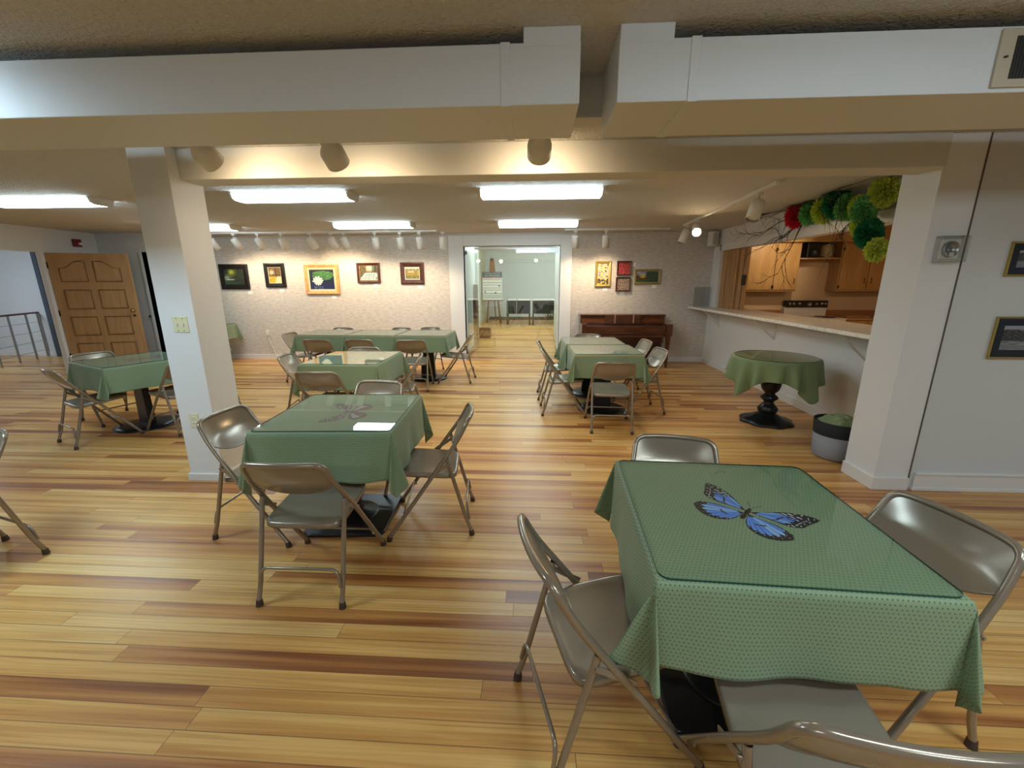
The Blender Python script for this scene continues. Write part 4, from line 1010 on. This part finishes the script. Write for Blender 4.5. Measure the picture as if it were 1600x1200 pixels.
# folded shutter
t = empty('folding_shutter', (3.40, 7.10, 1.09), 0, 'accordion-folded wooden hatch shutter with dark latch', 'shutter')
ys = [(.66, .84), (.575, .63), (.50, .555), (.425, .48), (.35, .405), (.275, .33), (.12, .255)]
G().box(.02, .05, .10, .84, 0, .985).build('back_leaf', mat('shutter_shadow_side', (96, 62, 34), .6), t)  # shutter wood darkened in colour so gaps between the panels look shaded
for a, b in ys: G().box(-.055+.03*(a < .2), .02, a, b, 0, .985).build('panel', 'shutter', t, bevel=.004)
G().box(-.02, .03, .03, .09, 0, .985).build('end_post', 'oak', t, bevel=.003)
G().box(-.04, .0, .02, .10, .40, .56).build('latch', 'black', t, bevel=.004)
# ------------------------------------------------------------------ kitchen
struct(G().box(RX+.13, 8, 8.30, 8.42, 0, ZC), 'wall_kitchen_back', mat('kitchen_paint', (204, 182, 152), .7))
struct(G().box(6.7, 6.8, 3.36, 8.3, 0, ZC), 'wall_kitchen_right', 'kitchen_paint' if 'kitchen_paint' in M_ else bpy.data.materials['kitchen_paint'])
struct(G().box(RX+.13, 6.7, 7.92, 8.30, 2.22, ZC), 'wall_kitchen_soffit', 'cab')
def upper(x0, x1, doors, label, z0=1.37, z1=2.22):
    t = empty('wall_cabinet', ((x0+x1)/2, 8.15, z0), 0, label, 'cabinet', 'kitchen wall cabinets'); W = x1-x0
    G().box(-W/2, W/2, -.14, .145, 0, z1-z0).build('body', 'cab', t, bevel=.003)
    for a, b, side in doors:
        d = G().box(a-W/2, b-W/2, -.162, -.142, .03, z1-z0-.03).build('cabinet_door', 'cab', t, bevel=.004)
        hx = (b-.05 if side == 'l' else a+.05)-W/2; g = G().tube(fillet([(hx, -.162, .14), (hx, -.185, .15), (hx, -.185, .22), (hx, -.162, .23)], .015, 4), .005, 6); g.build('handle', 'bronze', d)
        hx = (a+.0 if side == 'l' else b)-W/2
        for z in (.08, z1-z0-.12): G().box(hx-.012, hx+.012, -.166, -.160, z-.025, z+.025).build('hinge', 'bronze', d)
upper(3.66, 4.72, [(.02, .62, 'r'), (.64, 1.04, 'l')], 'golden wooden wall cabinet left of the range, two doors')
upper(5.42, 6.42, [(.02, .49, 'l'), (.51, .98, 'r')], 'golden wooden wall cabinet right of the range, two doors')
o = G().box(4.72, 5.42, 8.00, 8.295, 1.93, 1.955).build('wall_shelf', 'cab', bevel=.003); tag(o, 'wooden shelf spanning between the two wall cabinets', 'shelf')
# things on the shelf
t = empty('coffee_maker', (4.95, 8.14, 1.955), 0, 'black appliance on the shelf between the cabinets', 'appliance')
G().box(-.11, .11, -.10, .10, 0, .26).build('body', 'black', t, bevel=.012); G().box(-.09, .09, -.13, -.10, 0, .03).build('tray', 'black', t, bevel=.004)
G().lathe([(.05, .03), (.065, .06), (.065, .12), (.05, .15), (.045, .16)], 20, org=(0, -.12, 0)).build('carafe', mat('carafe_glass', (60, 62, 66), .05, metal=.6), t)
t = empty('glass_canister', (5.22, 8.13, 1.955), 0, 'large greenish glass jar beside the black appliance on the shelf', 'jar')
G().lathe([(.095, 0), (.11, .02), (.115, .12), (.10, .20), (.095, .22)], 28).build('body', mat('jar_glass', (168, 164, 124), .12), t); G().lathe([(.098, .22), (.098, .235), (.03, .245), (.02, .27), (0, .272)], 28, cap=False).build('lid', 'steel', t)
G().lathe([(.112, .01), (.117, .03), (.112, .03)], 28, cap=False).build('band', 'steel', t)
t = empty('serving_dish', (5.60, 8.02, 2.22), 0, 'silver lidded dish on top of the right wall cabinet', 'dish')
# range
t = empty('kitchen_range', (5.06, 7.97, 0), 0, 'white range with black control panel between the kitchen counters', 'stove')
G().box(-.38, .38, -.33, .32, 0, .90).build('body', 'white', t, bevel=.006)
G().box(-.385, .385, -.34, .22, .90, .915).build('cooktop', 'white', t, bevel=.004)
G().box(-.38, .38, .22, .32, .90, 1.08).build('backguard', 'white', t, bevel=.006)
G().box(-.375, .375, .19, .30, 1.075, 1.20).build('control_panel', 'black', t, bevel=.006)
for x in (-.31, -.24, -.14, .17, .26, .33): G().lathe([(.026, 0), (.022, .02), (0, .022)], 14, mtx=Matrix.Rotation(pi/2, 3, 'X'), org=(x, .19, 1.14), cap=False).build('knob', 'steel', t)
G().lathe([(.036, 0), (.036, .008), (.030, .008), (.030, .003), (0, .003)], 24, mtx=Matrix.Rotation(pi/2, 3, 'X'), org=(.04, .19, 1.135), cap=False).build('clock', 'steel', t)
for x, y in ((-.2, -.15), (.2, -.15), (-.2, .08), (.2, .08)): G().lathe([(.10, .915), (.095, .925), (.0, .922)], 24, org=(x, y, 0), cap=False).build('burner', 'black', t)
def base_cab(x0, x1, label, y0=7.70):
    t = empty('base_cabinet', ((x0+x1)/2, 8.0, 0), 0, label, 'cabinet', 'kitchen base cabinets'); W = x1-x0
    G().box(-W/2, W/2, y0-8.0, .29, 0, .88).build('body', 'cab', t, bevel=.003)
    G().box(-W/2-.005, W/2, y0-8.03, .295, .88, .915).build('worktop', mat('tan_laminate', (176, 136, 100), .35), t, bevel=.004)
    G().box(-W/2, W/2, .27, .295, .915, 1.02).build('backsplash', mat('splash_laminate', (160, 112, 74), .4), t, bevel=.003)
    n = max(1, round(W/.45))
    for k in range(n):
        a = -W/2+W*k/n+.02; b = -W/2+W*(k+1)/n-.02
        G().box(a, b, y0-8.02, y0-8.0, .70, .86).build('drawer', 'cab', t, bevel=.004); G().box(a, b, y0-8.02, y0-8.0, .10, .67).build('cabinet_door', 'cab', t, bevel=.004)
base_cab(3.9, 4.66, 'wooden base cabinet left of the range')
base_cab(5.46, 6.6, 'wooden base cabinet right of the range')
# dish body
G().lathe([(.12, 0), (.14, .03), (.13, .035)], 24, cap=False).build('body', 'steel', bpy.data.objects['serving_dish']); G().lathe([(.125, .035), (.10, .06), (.0, .075)], 24, cap=False).build('lid', 'steel', bpy.data.objects['serving_dish'])
o = G().box(5.55, 5.95, 7.80, 8.10, .915, .945).build('cutting_board', 'oak', bevel=.004); tag(o, 'wooden cutting board on the worktop right of the range', 'board')
t = empty('dish_rack', (6.1, 7.55, 1.05), 0, 'wire rack holding clear glasses at the right of the hatch', 'dish rack')

# ------------------------------------------------------------------ hatch garland
def pompom(x, y, z, r, col, label, sd):
    rnd = random.Random(sd); vs = []; fs = []
    n = 420
    for k in range(n):
        zz = 1-2*(k+.5)/n; a = k*2.39996; q = sqrt(1-zz*zz); d = Vector((q*cos(a), q*sin(a), zz)); d = (d+Vector((rnd.gauss(0, .12), rnd.gauss(0, .12), rnd.gauss(0, .12)))).normalized()
        s = d.orthogonal().normalized(); s = (s*cos(k)+d.cross(s)*sin(k)); up = d.cross(s)
        L = r*rnd.uniform(.86, 1.08); wd = r*.13
        b = len(vs)
        for i in range(4):
            h = .38+.62*i/3; ww = wd*(.5, .9, 1.0, .75)[i]
            for j in range(4):
                e = -1+2*j/3; p_ = d*(L*h*(1 if i < 3 else 1-.10*abs(e)-(.10 if j in (0, 2) else 0)))+s*(ww*e)+up*(wd*.35*(e*e-.4)*i/3+rnd.uniform(-.006, .006))
                vs.append(p_)
        for i in range(3):
            for j in range(3): fs.append((b+i*4+j, b+i*4+j+1, b+(i+1)*4+j+1, b+(i+1)*4+j))
    g = G().add(vs, fs, 0, False).lathe([(0, -r*.5), (r*.35, -r*.38), (r*.5, 0), (r*.35, r*.38), (0, r*.5)], 12, cap=False)
    o = g.build('tissue_pompom', col); o.location = (x, y, z); o.scale = (.85, .72, 1); return tag(o, label, 'paper pompom', 'tissue pompoms over the hatch')
poms = [(3.17, 5.60, 2.325, .125, 'chip_red', 'red tissue pompom at the left end of the garland'),
        (3.17, 5.33, 2.315, .115, 'green', 'mid green tissue pompom next to the red one'),
        (3.15, 5.06, 2.305, .12, 'lime', 'lime tissue pompom third from the left'),
        (3.13, 4.84, 2.34, .13, 'dkgreen', 'dark green tissue pompom near the ceiling'),
        (3.12, 4.66, 2.27, .11, 'green', 'green tissue pompom under the dark one'),
        (3.12, 4.48, 2.24, .10, 'lime', 'small lime tissue pompom above the hatch corner'),
        (3.14, 4.24, 2.33, .12, 'lime', 'large lime tissue pompom touching the pier top'),
        (3.06, 4.33, 2.19, .11, 'green', 'green tissue pompom beside the pier'),
        (3.10, 4.36, 2.07, .11, 'lime', 'lime tissue pompom hanging over the hatch opening'),
        (3.05, 4.20, 1.97, .115, 'dkgreen', 'dark green tissue pompom, lowest big one'),
        (3.05, 4.08, 1.82, .09, 'lime', 'pale lime tissue pompom at the lower tip')]
for i, (x, y, z, r, c_, lab) in enumerate(poms): pompom(x, y, z, r*1.32, c_, lab, 40+i)
rnd = random.Random(11)
t = empty('bare_branch', (3.2, 5.0, 2.3), 0, 'dark twiggy branch winding through the pompoms over the hatch', 'branch')
def twig(g, p, d, L, r, depth):
    pts = [p.copy()]; q = p.copy(); dd = d.normalized(); n = 6; lim = []
    for i in range(n):
        dd = (dd+Vector((rnd.uniform(-.12, .12), rnd.uniform(-.28, .28), rnd.uniform(-.28, .28)))).normalized(); q = q+dd*L/n
        q.x = min(max(q.x, 2.95), 3.28); q.z = min(q.z, 2.43); pts.append(q.copy()); lim.append((q.copy(), dd.copy()))
    g.tube([v-Vector((3.2, 5.0, 2.3)) for v in pts], r, 5, radii=[r*(1-.7*i/n) for i in range(n+1)])
    if depth > 0:
        for q, dd in lim[1:]:
            if rnd.random() < .75: twig(g, q, dd+Vector((rnd.uniform(-.3, .3), rnd.uniform(-.9, .9), rnd.uniform(-.9, .9))), L*.5, r*.6, depth-1)
stems = [((3.2, 5.5, 2.33), (-.1, .9, .15), .75), ((3.2, 5.55, 2.3), (0, .9, -.25), .85), ((3.2, 5.6, 2.25), (0, .7, -.35), .6), ((3.2, 5.5, 2.22), (0, .25, -1), .62), ((3.18, 5.0, 2.35), (-.1, .8, .35), .5), ((3.2, 4.6, 2.2), (0, .5, -.5), .3), ((3.15, 5.5, 2.3), (-.02, -.9, -.03), 1.2), ((3.2, 5.65, 2.2), (0, .6, -.5), .55)]
for p_, d_, L_ in stems:
    g = G(); twig(g, Vector(p_), Vector(d_), L_, .0075, 2); g.build('twig', 'twig', t)

# dish rack contents (hint of glasses)
g = G()
for k in range(4): g.tube([(-.2, -.12+.08*k, -.13), (.2, -.12+.08*k, -.13)], .003, 6)
g.tube([(-.2, -.12, -.13), (.2, -.12, -.13), (.2, .12, -.13), (-.2, .12, -.13)], .004, 6, closed=True); g.build('rack', 'steel', t := bpy.data.objects['dish_rack'])
for k, (x, y) in enumerate(((-.12, -.05), (0, .03), (.12, -.04))):
    o = G().lathe([(.03, 0), (.035, .12), (.033, .12), (.028, .006), (0, .006)], 18, cap=False).build('drinking_glass', 'clear'); o.location = (6.1+x, 7.55+y, .925)
    tag(o, 'clear drinking glass in the wire rack, %s' % ('left', 'middle', 'right')[k], 'glass', 'glasses in the wire rack')

# ------------------------------------------------------------------ glazed doorway
o = G().box(-1.20, .44, 8.47, 8.482, .03, 2.17).build('pane', 'pane'); 
t = empty('glass_door', (-1.20, 8.476, 0), 0, 'frameless glass door across the doorway, closed', 'glass door', 'frameless glass doors')
o.parent = t; o.location = (1.20, -8.476, 0)
G().box(1.42, 1.64, -.02, .02, 2.10, 2.17).build('closer', 'steel', t, bevel=.003); G().box(0, 1.64, -.012, .012, 2.17, 2.21).build('rail', 'steel', t, bevel=.002)
t = empty('glass_door', (-1.37, 8.49, 0), radians(82), 'glass leaf standing open at the left of the doorway', 'glass door', 'frameless glass doors')
G().box(0, .82, -.006, .006, .12, 2.15).build('pane', 'pane', t); G().box(0, .10, -.015, .015, 2.08, 2.15).build('hinge', 'steel', t, bevel=.002)
# easel and poster
t = empty('easel', (-1.34, 13.2, H), 0, 'wooden display easel beyond the glass doors', 'easel')
for s, x0 in ((-1, -.17), (1, .26)):
    G().tube([(x0, -.05, 0), (.0+s*.03, .02, 1.95)], .030, 6).build('leg', 'easel', t)
G().tube([(.05, .55, 0), (.0, .05, 1.9)], .02, 6).build('leg', 'easel', t)
G().box(-.05, .05, -.02, .04, 1.45, 1.97).build('head', 'easel', t, bevel=.004); G().box(-.03, .03, -.035, -.015, 1.88, 1.95).build('clamp', 'black', t)
G().box(-.32, .34, -.09, -.02, .68, .71).build('ledge', 'easel', t, bevel=.003)
t = empty('sponsor_poster', (-1.33, 13.10, H+.715), 0, 'white poster with dark heading and striped rows on the easel', 'poster')
G().box(-.30, .30, 0, .006, 0, .84).build('board', 'card', t)
G().box(-.30, .30, -.002, 0, .68, .84).build('heading_band', mat('slate_band', (62, 72, 90), .6), t)
bars = [(.665, (176, 60, 74)), (.615, (190, 84, 100)), (.52, (116, 112, 112)), (.45, (150, 148, 146)), (.36, (120, 130, 128)), (.30, (124, 140, 130)), (.19, (30, 44, 74)), (.125, (40, 58, 88)), (.07, (66, 84, 116))]
for z, c_ in bars: G().box(-.29, .29, -.002, 0, z-.008, z+.008).build('stripe', mat('stripe_ink', c_, .6), t)
M_['grey_ink'] = mat('grey_ink', (120, 124, 128), .7)
for x, z in ((-.22, .24), (.10, .22), (.22, .42)): G().box(x-.025, x+.025, -.002, 0, z-.02, z+.02).build('logo_mark', mat('logo_ink', (70, 84, 110), .6), t)
def text(body, loc, size, parent, m='card', align='CENTER'):
    cu = bpy.data.curves.new('lettering', 'FONT'); cu.body = body; cu.size = size; cu.align_x = align; cu.align_y = 'CENTER'; cu.extrude = .0008
    tmp = bpy.data.objects.new('tmp', cu); C.objects.link(tmp); dg = bpy.context.evaluated_depsgraph_get(); me = bpy.data.meshes.new_from_object(tmp.evaluated_get(dg)); bpy.data.objects.remove(tmp)
    me.materials.clear(); me.materials.append(M_[m]); o = bpy.data.objects.new('lettering', me); C.objects.link(o); o.parent = parent; o.location = loc; o.rotation_euler = (pi/2, 0, 0); return o
text('THANK YOU TO', (0, -.004, .795), .068, t); text('OUR SPONSORS', (0, -.004, .725), .068, t)
o = G().box(-1.372, -1.30, 9.42, 9.62, .16, 1.50).build('leaning_board', 'easel'); tag(o, 'narrow wooden board standing at the left edge of the glass doorway', 'board')
t = empty('cardboard_box', (-1.22, 10.15, .262), 0, 'small open cardboard box on the ramp behind the glass', 'box')
G().box(-.14, .14, -.12, .12, 0, .20).build('body', mat('cardboard', (176, 140, 98), .8), t, bevel=.002)
G().box(-.14, .14, -.20, -.12, .195, .20, rot=Matrix.Rotation(radians(-25), 3, 'X'), piv=(0, -.12, .2)).build('flap', bpy.data.materials['cardboard'], t)
# folding tables in the hall room
def hall_table(x, label):
    t = empty('folding_table', (x, 12.75, H), 0, label, 'table', 'white-topped tables beyond the glass doors')
    G().box(-.37, .37, -.3, .3, .72, .75).build('tabletop', 'white', t, bevel=.004)
    for a in (-.33, .33): G().box(a-.02, a+.02, -.26, .26, 0, .72).build('leg', 'iron', t, bevel=.003)
    G().box(-.33, .33, .2, .24, .3, .7).build('panel', 'black', t)
    return t
a_ = hall_table(-.50, 'white folding table with dark legs, nearer the easel'); b_ = hall_table(.27, 'white folding table with dark legs at the right, beyond the glass')
for x, y in ((-.82, 12.42), (-.55, 12.42)):
    o = G().tube([(x, y, H+.76), (x, y, H+.35)], .012, 8).tube([(x, y, H+.76), (x, y+.05, H+.79)], .012, 8).build('table_clamp', 'steel'); tag(o, 'silver rod hanging at the table edge, %s' % ('left one' if x < -.6 else 'right one'), 'rod', 'rods at the far table')
o = G().box(.35, 1.1, 14.15, 14.27, H+.15, H+.55).build('wall_heater', louver('heater_fins', (60, 60, 62), (190, 190, 184), .09, 0)); tag(o, 'low finned wall heater behind the far tables', 'heater')
